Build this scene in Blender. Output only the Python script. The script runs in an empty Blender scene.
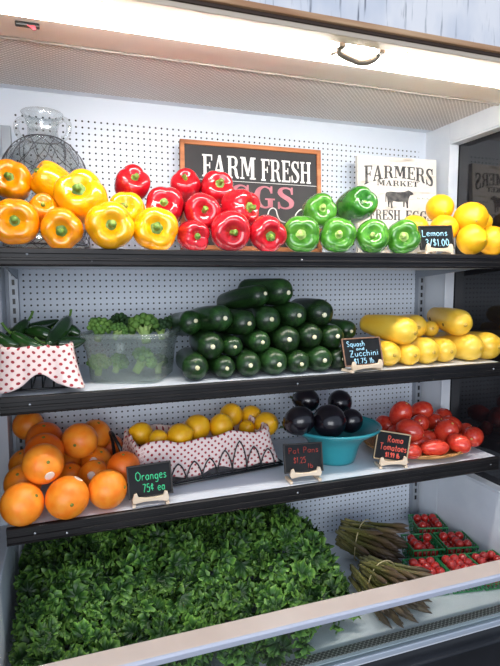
import bpy, bmesh, math, random
from mathutils import Vector, Matrix, Quaternion, Euler

S = bpy.context.scene
COL = S.collection
H = 1.40                       # eye height above the shop floor (m)
PI = math.pi

# ------------------------------------------------------------------ camera
cam = bpy.data.cameras.new('camera')
cam.sensor_fit = 'HORIZONTAL'
cam.sensor_width = 36.0
cam.lens = 36.0 * 521.2 / 500.0
cam.clip_start = 0.01
co = bpy.data.objects.new('camera', cam)
COL.objects.link(co)
yaw, pit, rol = map(math.radians, (19.35, -5.85, -0.22))
fw = Vector((math.sin(yaw)*math.cos(pit), math.cos(yaw)*math.cos(pit), math.sin(pit)))
rt = Vector((math.cos(yaw), -math.sin(yaw), 0)); upv = rt.cross(fw)
r2 = rt*math.cos(rol) + upv*math.sin(rol); u2 = -rt*math.sin(rol) + upv*math.cos(rol)
m = Matrix((r2, u2, -fw)).transposed().to_4x4(); m.translation = (0, 0, H)
co.matrix_world = m
S.camera = co

# ------------------------------------------------------------------ light
world = bpy.data.worlds.new('shop_daylight'); S.world = world
world.use_nodes = True
bg = world.node_tree.nodes['Background']
bg.inputs[0].default_value = (0.66, 0.78, 1.0, 1)
bg.inputs[1].default_value = 0.8
al = bpy.data.lights.new('front_fill_light', 'AREA')  # added soft fill from behind the camera, brightens the shelf interiors
al.shape = 'RECTANGLE'; al.size = 3.0; al.size_y = 1.6
al.energy = 95; al.color = (0.95, 0.97, 1.0)
ao = bpy.data.objects.new('front_fill_light', al); COL.objects.link(ao)
ao.location = (-0.9, -2.8, 1.6)
ao.rotation_euler = (Vector((0.5, 1.3, 1.2)) - Vector(ao.location)).to_track_quat('-Z', 'Y').to_euler()
TUBE = 48.0                    # emission strength of the case's fluorescent tube
S.view_settings.view_transform = 'Standard'
S.view_settings.look = 'None'
S.view_settings.gamma = 1.0
S.view_settings.use_curve_mapping = False
S.view_settings.exposure = 0.1

# ------------------------------------------------------------------ materials
def lin(h):
    h = h.lstrip('#'); o = []
    for i in (0, 2, 4):
        c = int(h[i:i+2], 16)/255
        o.append(c/12.92 if c <= .04045 else ((c+.055)/1.055)**2.4)
    return (*o, 1)

class NT:
    def __init__(s, name):
        s.m = bpy.data.materials.new(name); s.m.use_nodes = True
        s.t = s.m.node_tree; s.b = s.t.nodes['Principled BSDF']; s.o = s.t.nodes['Material Output']
    def n(s, typ, **kw):
        d = s.t.nodes.new(typ)
        for k, v in kw.items(): setattr(d, k, v)
        return d
    def l(s, a, b): s.t.links.new(a, b)
    def math(s, op, a, b=None):
        d = s.n('ShaderNodeMath', operation=op)
        for i, x in enumerate((a, b)):
            if x is None: continue
            if isinstance(x, (int, float)): d.inputs[i].default_value = x
            else: s.l(x, d.inputs[i])
        return d.outputs[0]
    def mix(s, fac, a, b):
        d = s.n('ShaderNodeMix', data_type='RGBA')
        for k, x in ((0, fac), (6, a), (7, b)):
            if isinstance(x, tuple): d.inputs[k].default_value = x
            elif isinstance(x, (int, float)): d.inputs[k].default_value = x
            else: s.l(x, d.inputs[k])
        return d.outputs[2]
    def coord(s, kind='Object', scale=(1, 1, 1), loc=(0, 0, 0)):
        t = s.n('ShaderNodeTexCoord'); mp = s.n('ShaderNodeMapping')
        mp.inputs['Scale'].default_value = scale; mp.inputs['Location'].default_value = loc
        s.l(t.outputs[kind], mp.inputs['Vector']); return mp.outputs[0]
    def noise(s, vec, scale, detail=3):
        d = s.n('ShaderNodeTexNoise'); d.inputs['Scale'].default_value = scale; d.inputs['Detail'].default_value = detail
        s.l(vec, d.inputs['Vector']); return d.outputs['Fac']
    def ramp(s, fac, stops):
        d = s.n('ShaderNodeValToRGB'); r = d.color_ramp
        r.elements[0].position, r.elements[0].color = stops[0]
        r.elements[1].position, r.elements[1].color = stops[-1]
        for p, c in stops[1:-1]:
            e = r.elements.new(p); e.color = c
        s.l(fac, d.inputs[0]); return d.outputs[0]
    def bump(s, h, strength, dist=.002):
        d = s.n('ShaderNodeBump'); d.inputs['Strength'].default_value = strength; d.inputs['Distance'].default_value = dist
        s.l(h, d.inputs['Height']); s.l(d.outputs[0], s.b.inputs['Normal'])
    def set(s, rough=None, metal=None, spec=None, coat=None, col=None, sss=None):
        b = s.b.inputs
        if rough is not None: b['Roughness'].default_value = rough
        if metal is not None: b['Metallic'].default_value = metal
        if spec is not None: b['Specular IOR Level'].default_value = spec
        if coat is not None: b['Coat Weight'].default_value = coat; b['Coat Roughness'].default_value = .08
        if col is not None:
            if isinstance(col, tuple): b['Base Color'].default_value = col
            else: s.l(col, b['Base Color'])
        if sss: b['Subsurface Weight'].default_value = sss; b['Subsurface Radius'].default_value = (.01, .004, .002)
        return s.m

def plain(name, c, rough=.5, metal=0, spec=.5, coat=0): return NT(name).set(rough, metal, spec, coat, lin(c))
def mottled(name, c1, c2, scale, rough=.4, bumps=0, bscale=200, coat=0, spec=.5, rand=0, stretch=(1, 1, 1), lo=.35, hi=.65):
    """two tones of the same skin or paint mixed by noise; every object offsets the pattern"""
    t = NT(name); v = t.coord('Object', stretch)
    oi = t.n('ShaderNodeObjectInfo'); ad = t.n('ShaderNodeVectorMath', operation='ADD')
    sc = t.n('ShaderNodeVectorMath', operation='SCALE'); sc.inputs['Scale'].default_value = 7.0
    cb = t.n('ShaderNodeCombineXYZ')
    for k in range(3): t.l(oi.outputs['Random'], cb.inputs[k])
    t.l(cb.outputs[0], sc.inputs[0]); t.l(v, ad.inputs[0]); t.l(sc.outputs[0], ad.inputs[1])
    f = t.noise(ad.outputs[0], scale, 4)
    col = t.ramp(f, [(lo, lin(c1)), (hi, lin(c2))])
    if rand:
        hs = t.n('ShaderNodeHueSaturation')
        t.l(t.math('ADD', t.math('MULTIPLY', oi.outputs['Random'], rand), 1 - rand/2), hs.inputs['Value'])
        t.l(col, hs.inputs['Color']); col = hs.outputs[0]
    if bumps: t.bump(t.noise(v, bscale, 2), bumps)
    return t.set(rough, 0, spec, coat, col)

def dots_on(t, vec_out, period, radius, stagger=False):
    """1 inside round dots of a square (or staggered) lattice in the xz of vec_out"""
    sp = t.n('ShaderNodeSeparateXYZ'); t.l(vec_out, sp.inputs[0])
    x = t.math('DIVIDE', sp.outputs[0], period); z = t.math('DIVIDE', sp.outputs[2], period)
    def cell(ox, oz):
        fx = t.math('SUBTRACT', t.math('FRACT', t.math('ADD', x, ox)), .5)
        fz = t.math('SUBTRACT', t.math('FRACT', t.math('ADD', z, oz)), .5)
        d = t.math('SQRT', t.math('ADD', t.math('MULTIPLY', fx, fx), t.math('MULTIPLY', fz, fz)))
        return t.math('LESS_THAN', d, radius/period)
    a = cell(100.0, 100.0)
    return t.math('MAXIMUM', a, cell(100.5, 100.5)) if stagger else a

WHITE = mottled('white_enamel', '#d6dce4', '#e1e6ec', 9, .32, spec=.5)
LINER = mottled('white_liner', '#cfd5de', '#dde2e9', 7, .4)
CREAM = plain('cream_canopy_paint', '#f3e6d8', .45)
STEELGREY = plain('grey_steel', '#8d9296', .4, .6)
BLACKP = mottled('black_rail_vinyl', '#141314', '#1e1c1d', 14, .45, spec=.3)
BLACK = plain('black_paint', '#101113', .4)
DARKGLASS = NT('dark_tinted_glass').set(.06, 0, .6, 0, lin('#1b1a1d'))
GREYMETAL = plain('grey_upright_metal', '#9aa0a8', .4, .3)

def pegboard():
    t = NT('white_pegboard'); v = t.coord('Object')
    d = dots_on(t, v, .01675, .0027)
    sp = t.n('ShaderNodeSeparateXYZ'); t.l(v, sp.inputs[0])
    inside = t.math('MULTIPLY', t.math('LESS_THAN', sp.outputs[2], H + .447), t.math('GREATER_THAN', sp.outputs[0], -.118))
    inside = t.math('MULTIPLY', inside, t.math('LESS_THAN', sp.outputs[0], 1.163))
    f = t.math('MULTIPLY', d, inside)
    return t.set(.45, 0, .4, 0, t.mix(f, lin('#d5dde8'), lin('#1c1f26')))
def honeycomb():
    t = NT('honeycomb_air_grille'); v = t.coord('Object')
    mp = t.n('ShaderNodeMapping'); mp.inputs['Rotation'].default_value = (PI/2, 0, 0); t.l(v, mp.inputs['Vector'])
    d = dots_on(t, mp.outputs[0], .0125, .0042, True)
    f = t.math('SUBTRACT', 1.0, d); t.bump(f, .8, .004)
    return t.set(.5, 0, .4, 0, t.mix(d, lin('#f6f1ec'), lin('#c2bab5')))
PEG = pegboard(); HONEY = honeycomb()

def polka():
    t = NT('polka_dot_cloth'); tc = t.n('ShaderNodeTexCoord'); mp = t.n('ShaderNodeMapping')
    mp.inputs['Rotation'].default_value = (PI/2, 0, 0); t.l(tc.outputs['UV'], mp.inputs['Vector'])
    d = dots_on(t, mp.outputs[0], .018, .0031, True)
    n = t.noise(t.coord('Object'), 60, 2); t.bump(n, .25, .003)
    return t.set(.85, 0, .2, 0, t.mix(d, lin('#e9d3cd'), lin('#a03a40')))
POLKA = polka()

# ------------------------------------------------------------------ mesh helpers
class MB:
    def __init__(s): s.v = []; s.f = []; s.uv = {}
    def add(s, vs, fs):
        b = len(s.v); s.v += [tuple(v) for v in vs]; s.f += [tuple(i + b for i in f) for f in fs]; return b
    def box(s, x0, x1, y0, y1, z0, z1, mat=None):
        vs = [Vector((x, y, z)) for z in (z0, z1) for y in (y0, y1) for x in (x0, x1)]
        if mat: vs = [mat @ v for v in vs]
        s.add(vs, [(0, 2, 3, 1), (4, 5, 7, 6), (0, 1, 5, 4), (2, 6, 7, 3), (0, 4, 6, 2), (1, 3, 7, 5)]); return s
    def prism(s, poly, y0, y1, mat=None):
        """polygon in xz extruded along y"""
        n = len(poly); vs = [Vector((x, y, z)) for y in (y0, y1) for x, z in poly]
        if mat: vs = [mat @ v for v in vs]
        s.add(vs, [tuple(range(n)), tuple(range(2*n-1, n-1, -1))] + [(i, i+n, (i+1) % n + n, (i+1) % n) for i in range(n)]); return s
    def extrude_x(s, prof, x0, x1):
        """profile in yz extruded along x"""
        n = len(prof); vs = [(x, y, z) for x in (x0, x1) for y, z in prof]
        s.add(vs, [tuple(range(n-1, -1, -1)), tuple(range(n, 2*n))] + [(i, (i+1) % n, (i+1) % n + n, i+n) for i in range(n)]); return s
    def tube(s, pts, r, n=8, closed=False, flat=1.0):
        pts = [Vector(p) for p in pts]; m = len(pts)
        rs = r if isinstance(r, (list, tuple)) else [r]*m
        vs = []; up = None
        for i, p in enumerate(pts):
            if closed: t = pts[(i+1) % m] - pts[i-1]
            else: t = pts[min(i+1, m-1)] - pts[max(i-1, 0)]
            t = t.normalized() if t.length > 1e-9 else Vector((0, 0, 1))
            if up is None: up = Vector((0, 0, 1)) if abs(t.z) < .9 else Vector((1, 0, 0))
            a = t.cross(up)
            if a.length < 1e-6: a = t.cross(Vector((0, 1, .3)))
            a.normalize(); b = a.cross(t).normalized(); up = b
            for k in range(n):
                q = 2*PI*k/n; vs.append(p + (a*math.cos(q) + b*math.sin(q)*flat)*rs[i])
        fs = []
        for i in range(m if closed else m-1):
            j = (i+1) % m
            for k in range(n): fs.append((i*n+k, i*n+(k+1) % n, j*n+(k+1) % n, j*n+k))
        if not closed: fs += [tuple(range(n-1, -1, -1)), tuple(range((m-1)*n, m*n))]
        s.add(vs, fs); return s
    def lathe(s, prof, n=32, c=(0, 0, 0), sx=1, sy=1):
        vs = []; fs = []; m = len(prof)
        for r, z in prof:
            for k in range(n):
                q = 2*PI*k/n; vs.append((c[0]+r*sx*math.cos(q), c[1]+r*sy*math.sin(q), c[2]+z))
        for i in range(m-1):
            for k in range(n): fs.append((i*n+k, i*n+(k+1) % n, (i+1)*n+(k+1) % n, (i+1)*n+k))
        s.add(vs, fs); return s
    def sheet(s, fn, nu, nv, uvfn=None, closeu=False):
        vs = []; fs = []; b = len(s.v); cu = nu if closeu else nu+1
        for j in range(nv+1):
            for i in range(cu):
                vs.append(fn(i/nu, j/nv))
                if uvfn: s.uv[b+len(vs)-1] = uvfn(i/nu, j/nv)
        for j in range(nv):
            for i in range(nu):
                a = j*cu+i; c = j*cu+(i+1) % cu
                fs.append((a, c, c+cu, a+cu))
        s.add(vs, fs); return s
    def mesh(s, name, mat, smooth=True):
        me = bpy.data.meshes.new(name); me.from_pydata(s.v, [], s.f)
        if s.uv:
            l = me.uv_layers.new(name='UVMap')
            for lp in me.loops: l.data[lp.index].uv = s.uv.get(lp.vertex_index, (0, 0))
        bm = bmesh.new(); bm.from_mesh(me); bmesh.ops.recalc_face_normals(bm, faces=bm.faces); bm.to_mesh(me); bm.free()
        if mat: me.materials.append(mat)
        if smooth:
            for p in me.polygons: p.use_smooth = True
        return me
    def build(s, name, mat, parent=None, smooth=True, bevel=0, loc=None, rot=None, label=None, thick=0):
        return link(name, s.mesh(name, mat, smooth), parent, bevel, loc, rot, label, thick)

def link(name, me, parent=None, bevel=0, loc=None, rot=None, label=None, thick=0):
    o = bpy.data.objects.new(name, me); COL.objects.link(o)
    if parent: o.parent = parent
    if loc is not None: o.location = loc
    if rot is not None:
        if isinstance(rot, Quaternion): o.rotation_mode = 'QUATERNION'; o.rotation_quaternion = rot
        else: o.rotation_euler = rot
    if thick:
        md = o.modifiers.new('thickness', 'SOLIDIFY'); md.thickness = thick; md.offset = 0
    if bevel:
        md = o.modifiers.new('bevel', 'BEVEL'); md.width = bevel; md.segments = 2; md.limit_method = 'ANGLE'
    if label: o['label'] = label
    return o
def tag(o, label, cat, group=None, kind=None):
    o['label'] = label; o['category'] = cat
    if group: o['group'] = group
    if kind: o['kind'] = kind
    return o
def thing(name, label, cat, loc=(0, 0, 0), rot=None, group=None, scale=None):
    o = bpy.data.objects.new(name, None); COL.objects.link(o); o.empty_display_size = .02; o.location = loc
    if rot is not None:
        if isinstance(rot, Quaternion): o.rotation_mode = 'QUATERNION'; o.rotation_quaternion = rot
        else: o.rotation_euler = rot
    if scale: o.scale = (scale,)*3 if isinstance(scale, (int, float)) else scale
    return tag(o, label, cat, group)
def struct(name, mb, mat, bevel=0, smooth=False, parent=None):
    o = mb.build(name, mat, parent, smooth, bevel)
    if not parent: o['kind'] = 'structure'
    return o
def aim(d): return Vector((0, 0, 1)).rotation_difference(Vector(d))
def spin(d, a): return aim(d) @ Quaternion((0, 0, 1), a)
def smoothpath(pts, sub=4, closed=False):
    P = [Vector(p) for p in pts]; n = len(P); out = []
    for i in range(n if closed else n-1):
        g = (lambda k: P[k % n]) if closed else (lambda k: P[max(0, min(n-1, k))])
        a, b, c, d = g(i-1), g(i), g(i+1), g(i+2)
        for k in range(sub):
            t = k/sub
            out.append(.5*((2*b) + (c-a)*t + (2*a-5*b+4*c-d)*t*t + (3*b-a-3*c+d)*t**3))
    if not closed: out.append(P[-1])
    return out

# ------------------------------------------------------------------ the case (setting)
XL, XR, YB = -.155, 1.19, 1.55                # inner left, inner right, back wall
ZF, ZC = H-.88, H+.50                          # well floor, ceiling
struct('floor', MB().box(-3.5, 4.5, -4.5, 3.0, -.05, 0), mottled('shop_floor_concrete', '#55524e', '#6b6762', 3, .5))
struct('wall_back', MB().box(XL-.06, XR+.06, YB, YB+.06, ZF-.02, ZC+.18), PEG)
def side_wall(name, x0, x1):
    """insulated end panel with a big tinted window opening"""
    b = MB(); y0, y1, yw = .975, YB, 1.432; zb, zt = H-.635, H+.440
    b.box(x0, x1, yw, y1, ZF-.02, ZC+.18)
    b.box(x0, x1, y0, yw, ZF-.02, zb)
    b.box(x0, x1, y0, yw, zt, ZC+.18)
    return struct(name, b, WHITE, .002)
side_wall('wall_left', XL-.045, XL); side_wall('wall_right', XR, XR+.045)
for n, (x0, x1) in enumerate(((XL-.043, XL-.036), (XR+.036, XR+.043)), 1):
    win = struct('window_%d' % n, MB().box(x0, x1, .98, 1.431, H-.634, H+.439), DARKGLASS)
    xf = (XL-.034, XL+.002) if n == 1 else (XR-.002, XR+.034)
    f = MB(); f.box(xf[0], xf[1], 1.424, 1.431, H-.634, H+.439); f.box(xf[0], xf[1], .98, 1.424, H+.432, H+.439); f.box(xf[0], xf[1], .98, 1.424, H-.634, H-.627)
    f.build('window_frame', LINER, win, False, .002)
struct('ceiling', MB().box(XL, XR, 1.515, YB, ZC, ZC+.02), WHITE)
struct('ceiling', MB().box(XL, XR, 1.225, 1.515, ZC-.001, ZC+.02), HONEY)
def upright(name, x):
    u = MB().box(x-.012, x+.012, YB-.022, YB, ZF+.02, H+.40)
    o = struct(name, u, GREYMETAL, .001)
    s = MB()
    for k in range(44): s.box(x-.0035, x+.0035, YB-.0235, YB-.0215, ZF+.08+k*.0254, ZF+.095+k*.0254)
    s.build('slots', BLACK, o, False)
upright('trim_1', XL+.022); upright('trim_2', XR-.016)
struct('floor', MB().box(XL, XR, .998, YB, ZF-.03, ZF), WHITE)
gv = NT('vent_grille_metal'); vv = gv.coord('Object'); mpv = gv.n('ShaderNodeMapping'); mpv.inputs['Rotation'].default_value = (PI/2, 0, 0); gv.l(vv, mpv.inputs['Vector'])
VENT = gv.set(.4, .2, .5, 0, gv.mix(dots_on(gv, mpv.outputs[0], .012, .0040, True), lin('#b9b7b0'), lin('#5a5853')))

# ------------------------------------------------------------------ display case front (one thing)
case = thing('display_case', 'low black front of the refrigerated case with pale rail and clear glass', 'display case', (.5175, .98, 0))
def rel(mb, p): mb.v = [(v[0]-p[0], v[1]-p[1], v[2]-p[2]) for v in mb.v]; return mb
cl = case.location
rel(MB().box(XL-.045, XR+.045, .955, YB+.06, .03, ZF-.031), cl).build('base_panel', mottled('black_base_paint', '#0f1116', '#1a1c22', 10, .3), case, False, .004)
rel(MB().box(XL-.045, XR+.045, .945, .957, H-1.006, H-.998), cl).build('trim_strip', plain('white_trim_strip', '#d6d2d0', .4), case, False, .001)
RAILM = plain('blue_grey_aluminium_rail', '#b4b9c8', .35, .1)
rel(MB().extrude_x([(.986, H-.775), (.984, H-.762), (.988, H-.7575), (.993, H-.7575), (.993, H-.764), (1.002, H-.768), (1.0, H-.775)], XL-.045, XR+.045), cl).build('front_rail', RAILM, case, False, .0012)
rel(MB().extrude_x([(.990, H-.7572), (1.036, H-.7522), (1.040, H-.757), (1.040, H-.764), (.990, H-.764)], XL-.045, XR+.045), cl).build('rail_top_strip', mottled('pinkish_beige_strip', '#cbb9ad', '#d5c5ba', 5, .4), case, False, .001, label='pinkish beige top strip of the rail')
rel(MB().box(XL-.045, XR+.045, .983, .997, ZF-.014, ZF-.001), cl).build('glass_channel', plain('blue_grey_channel', '#aab3bf', .35, .2), case, False, .002)
def clear_glass(name, tint=(.93, .96, .95, 1), gloss=.09):
    t = NT(name); tr = t.n('ShaderNodeBsdfTransparent'); tr.inputs[0].default_value = tint
    gl = t.n('ShaderNodeBsdfGlossy'); gl.inputs['Roughness'].default_value = .03
    mx = t.n('ShaderNodeMixShader'); lw = t.n('ShaderNodeLayerWeight'); fac = t.math('ADD', t.math('MULTIPLY', t.math('POWER', lw.outputs['Facing'], 4.0), .6), .04)
    t.l(fac, mx.inputs[0]); t.l(tr.outputs[0], mx.inputs[1]); t.l(gl.outputs[0], mx.inputs[2]); t.l(mx.outputs[0], t.o.inputs[0])
    return t.m
PANE = clear_glass('clear_pane')
rel(MB().box(XL-.045, XR+.045, .988, .993, ZF-.001, H-.770), cl).build('glass_pane', PANE, case, False)
rel(MB().box(XL+.001, XR-.001, 1.006, 1.030, ZF+.0005, ZF+.003), cl).build('vent_grille', VENT, case, False, .001)

# ------------------------------------------------------------------ light canopy (one thing)
cp = thing('light_canopy', 'cream canopy with a glowing fluorescent tube along the top of the case', 'light fixture', (.5175, 1.0, H+.458))
cl = cp.location
rel(MB().extrude_x([(.935, H+.474), (.955, H+.474), (1.01, H+.456), (1.226, H+.4985), (1.226, H+.60), (.935, H+.60)], XL-.05, XR+.05), cl).build('canopy_body', CREAM, cp, False, .002)
rel(MB().box(XL-.05, XR+.05, .905, .934, H+.4505, H+.4605), cl).build('front_lip', plain('beige_lip', '#c9b9a6', .4, .2), cp, False, .002)
rel(MB().box(XL-.05, XR+.05, 1.226, 1.231, H+.494, H+.499), cl).build('grille_edge_strip', plain('grey_edge_strip', '#a79f99', .4, .3), cp, False, .001)
tb = NT('fluorescent_tube'); tb.b.inputs['Emission Color'].default_value = (1, .965, .91, 1); tb.b.inputs['Emission Strength'].default_value = TUBE; tb.set(.4, 0, .3, 0, lin('#f6f2ea'))
rel(MB().tube([(XL+.06, .985, H+.458), (XR+.02, .985, H+.458)], .0215, 20), cl).build('fluorescent_tube', tb.m, cp, True)
CAPM = plain('tube_cap_metal', '#cfc8bf', .4, .4)
for x in (XL+.045, XR+.02):
    rel(MB().tube([(x, .985, H+.458), (x+.015, .985, H+.458)], .0218, 20), cl).build('tube_cap', CAPM, cp, True)

# ------------------------------------------------------------------ weathered valance above the canopy
va = thing('valance_board', 'weathered grey painted board with brown wood edging above the case light', 'board', (.5175, .9, H+.466))
cl = va.location
t = NT('weathered_paint'); v = t.coord('Object', (70, 70, 7)); v2 = t.coord('Object', (5, 5, 3))
f1 = t.ramp(t.noise(v, 1.6, 6), [(.58, (0, 0, 0, 1)), (.74, (1, 1, 1, 1))]); f2 = t.noise(v2, 2, 3)
base = t.ramp(f2, [(.35, lin('#c3c8d2')), (.6, lin('#e4e2e2'))])
WEATH = t.set(.6, 0, .4, 0, t.mix(f1, base, lin('#6e727c')))
rel(MB().box(XL-.05, XR+.05, .899, .92, H+.4765, H+.80), cl).build('board_panel', WEATH, va, False, .002)
rel(MB().box(XL-.05, XR+.05, .894, .93, H+.466, H+.4765), cl).build('wood_edging', mottled('brown_wood_edging', '#a87b58', '#c9a47e', 6, .6, stretch=(1, 12, 12)), va, False, .002)
rel(MB().box(XL-.05, XR+.05, .902, .934, H+.4606, H+.466), cl).build('shadow_gap_strip', plain('gap_shade_brown', '#3a2a22', .6), va, False)  # solid strip coloured dark to stand for the shade in the gap

# lamp bracket hanging over the tube
br = thing('lamp_bracket', 'small grey metal bracket hanging across the glowing tube', 'bracket', (.567, .962, H+.454))
pp = [(-.044, -.012, .006), (-.044, -.008, -.002), (-.039, .002, -.007), (-.020, .006, -.012), (.008, .008, -.0165), (.030, .006, -.014), (.045, 0, -.006), (.046, -.010, .004)]
br_m = plain('bracket_grey', '#8a8073', .45, .5)
MB().tube(smoothpath(pp, 5), .0068, 8).build('bracket_bar', br_m, br)
MB().tube(smoothpath([(-.056, .006, -.012), (-.044, .006, -.006), (-.030, .008, -.010)], 4), .0036, 8).build('cross_tip', br_m, br)
for x in (-.044, .046):
    MB().box(x-.007, x+.007, -.022, -.004, -.006, .012).build('mount', plain('mount_grey', '#6b625a', .5, .4), br, False, .001)
cq = thing('magnetic_clip', 'small black clip with a red tab stuck on the cream canopy', 'clip', (-.050, 1.085, H+.4690))
MB().box(-.020, .022, -.006, .006, -.007, 0).build('clip_body', BLACK, cq, False, .002)
MB().prism([(0.0, -.006), (.012, -.014), (.017, -.012), (.014, -.006)], -.008, -.004).build('red_tab', plain('red_plastic', '#b5303c', .4), cq, False, .001)

# ------------------------------------------------------------------ shelves
def shelf(label, z, screws, ydeck=1.525):
    t = thing('display_shelf', label, 'shelf', (.52, 1.15, z), group=None)
    c = t.location; x0, x1 = -.137, 1.172
    rel(MB().box(x0, x1, 1.160, ydeck, z-.0365, z-.001), c).build('deck', WHITE, t, False, .002)
    pr = [(1.1600, z-.0375), (1.150, z-.0375), (1.1485, z-.034), (1.1515, z-.0325), (1.1515, z-.026), (1.1485, z-.0245), (1.1485, z-.021), (1.1515, z-.0195), (1.1515, z-.012), (1.1485, z-.0105), (1.1485, z-.002), (1.151, z), (1.1600, z)]
    rl = rel(MB().extrude_x(pr, x0, x1), c).build('front_rail', BLACKP, t, False)
    for sx, sz in screws:
        s = MB().lathe([(0, -.0012), (.0022, -.0008), (.0026, 0), (0, 0)], 10)
        s.v = [(a, d, b) for a, b, d in s.v]
        s.build('screw', plain('screw_steel', '#c9ccd0', .3, .8), rl, True, loc=(sx-c.x, 1.1512-c.y, sz-c.z))
    for x in (x0+.012, x1-.02):
        rel(MB().prism([(1.25, z-.0366), (ydeck, z-.062), (ydeck, z-.0366)], x, x+.004, Matrix(((0, 1, 0, 0), (1, 0, 0, 0), (0, 0, 1, 0), (0, 0, 0, 1)))), c).build('bracket', GREYMETAL, t, False)
    return t

# ------------------------------------------------------------------ measured positions (m)
PEPPERS = [('orange-yellow bell pepper highest at the left end, stem facing out', [-0.1059, 1.302, 1.622], 0.0437, [-0.044, -0.996, 0.083], 'o'),
 ('yellow bell pepper lying stemless side out in front of the wire-netted glass jar', [-0.0212, 1.2965, 1.6204], 0.0421, [-0.82, -0.258, 0.511], 'y'),
 ("plump yellow bell pepper on top of the front row, below the glass jar's right side", [0.04, 1.2351, 1.5808], 0.0541, [-0.186, -0.919, 0.346], 'y'),
 ('lobed orange-yellow bell pepper in the front row at the far left end', [-0.0936, 1.1996, 1.5207], 0.0478, [0.023, -0.999, -0.04], 'o'),
 ('orange pepper tucked behind the two leftmost front peppers, mostly hidden', [-0.0404, 1.2507, 1.5515], 0.0329, [0.029, -0.889, 0.456], 'o'),
 ('squat orange-yellow bell pepper, second from left in the front row', [-0.005, 1.1879, 1.5081], 0.0427, [0.004, -0.976, -0.217], 'o'),
 ('wide yellow bell pepper, third from left in the front row', [0.0944, 1.1756, 1.5157], 0.0505, [-0.026, -0.999, -0.038], 'y'),
 ('bright yellow bell pepper sitting behind and between two front yellow peppers', [0.1414, 1.27, 1.5588], 0.0434, [-0.173, -0.944, 0.282], 'y'),
 ('bright yellow bell pepper at the right end of the yellow row, beside red ones', [0.195, 1.2028, 1.515], 0.0498, [-0.047, -0.998, -0.033], 'y'),
 ('red bell pepper perched highest above the yellow peppers, left of the black sign', [0.1606, 1.32, 1.6301], 0.0414, [0.113, -0.895, 0.432], 'r'),
 ("red bell pepper at the top, overlapping the black sign's lower left corner", [0.3026, 1.3602, 1.6396], 0.0402, [-0.19, -0.855, 0.483], 'r'),
 ('red bell pepper under the words on the black sign, right one of the top pair', [0.3786, 1.3298, 1.6336], 0.0427, [-0.036, -0.957, 0.288], 'r'),
 ('red bell pepper just right of and below the highest lone red one', [0.2327, 1.2801, 1.5754], 0.0459, [-0.24, -0.951, 0.194], 'r'),
 ('red bell pepper in the centre of the red pile, between upper and lower rows', [0.3198, 1.2599, 1.5644], 0.0451, [-0.112, -0.992, -0.065], 'r'),
 ("red bell pepper with green stem pointing right, leaning at the pile's right side", [0.4206, 1.27, 1.577], 0.0466, [0.496, -0.868, 0.04], 'r'),
 ('small red bell pepper, leftmost red one of the front row', [0.2827, 1.2026, 1.5014], 0.036, [0.184, -0.978, -0.095], 'r'),
 ('big shiny red bell pepper in the middle of the front row of reds', [0.3726, 1.2019, 1.514], 0.0487, [-0.174, -0.973, -0.151], 'r'),
 ('red bell pepper in the front row next to the green peppers', [0.4664, 1.2004, 1.5092], 0.0438, [-0.079, -0.97, -0.228], 'r'),
 ('pale green bell pepper sitting on top at the left of the greens', [0.6467, 1.28, 1.5821], 0.0442, [-0.157, -0.983, 0.093], 'g'),
 ('long dark green bell pepper lying on top of the greens, stem end right', [0.7622, 1.29, 1.6014], 0.0498, [-0.019, -0.988, 0.155], 'G'),
 ('green bell pepper at the left end of the front row beside a red one', [0.5573, 1.2004, 1.5114], 0.0461, [-0.419, -0.903, -0.091], 'g'),
 ('green bell pepper, second of the four in front, below the pale one', [0.6619, 1.2017, 1.5114], 0.046, [-0.42, -0.907, -0.021], 'g'),
 ('green bell pepper, third of the four in front, before the white sign', [0.762, 1.201, 1.5099], 0.0446, [-0.468, -0.874, 0.131], 'g'),
 ('green bell pepper at the right end of the front row, beside the lemon price board', [0.8544, 1.2004, 1.5109], 0.0456, [-0.454, -0.891, -0.014], 'g')]
LEMONS = [('lemon on top of the small heap, just right of the white market sign', [1.0422, 1.2844, 1.6062], 0.0406, [-0.256, -0.883, -0.394]),
 ('lemon half hidden behind the left edge of the chalk price board', [0.9437, 1.27, 1.5392], 0.0429, [-0.888, -0.077, -0.454]),
 ('lemon half hidden behind the top right corner of the chalk price board', [1.0212, 1.2387, 1.5417], 0.0407, [-0.084, -0.438, -0.895]),
 ('big lemon on top near the dark end window, above the front pair', [1.1051, 1.2284, 1.571], 0.0488, [-0.395, -0.892, -0.218]),
 ('lemon behind the front pair, mostly hidden, by the dark end window', [1.1784, 1.2719, 1.5667], 0.0366, [0.314, -0.941, 0.129]),
 ('lemon in the front row just right of the chalk price board', [1.0654, 1.1763, 1.5077], 0.0424, [0.093, -0.989, -0.112]),
 ('lemon in the front row at the very right end of the shelf', [1.1715, 1.2103, 1.5088], 0.0435, [0.163, -0.982, 0.095])]
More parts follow.
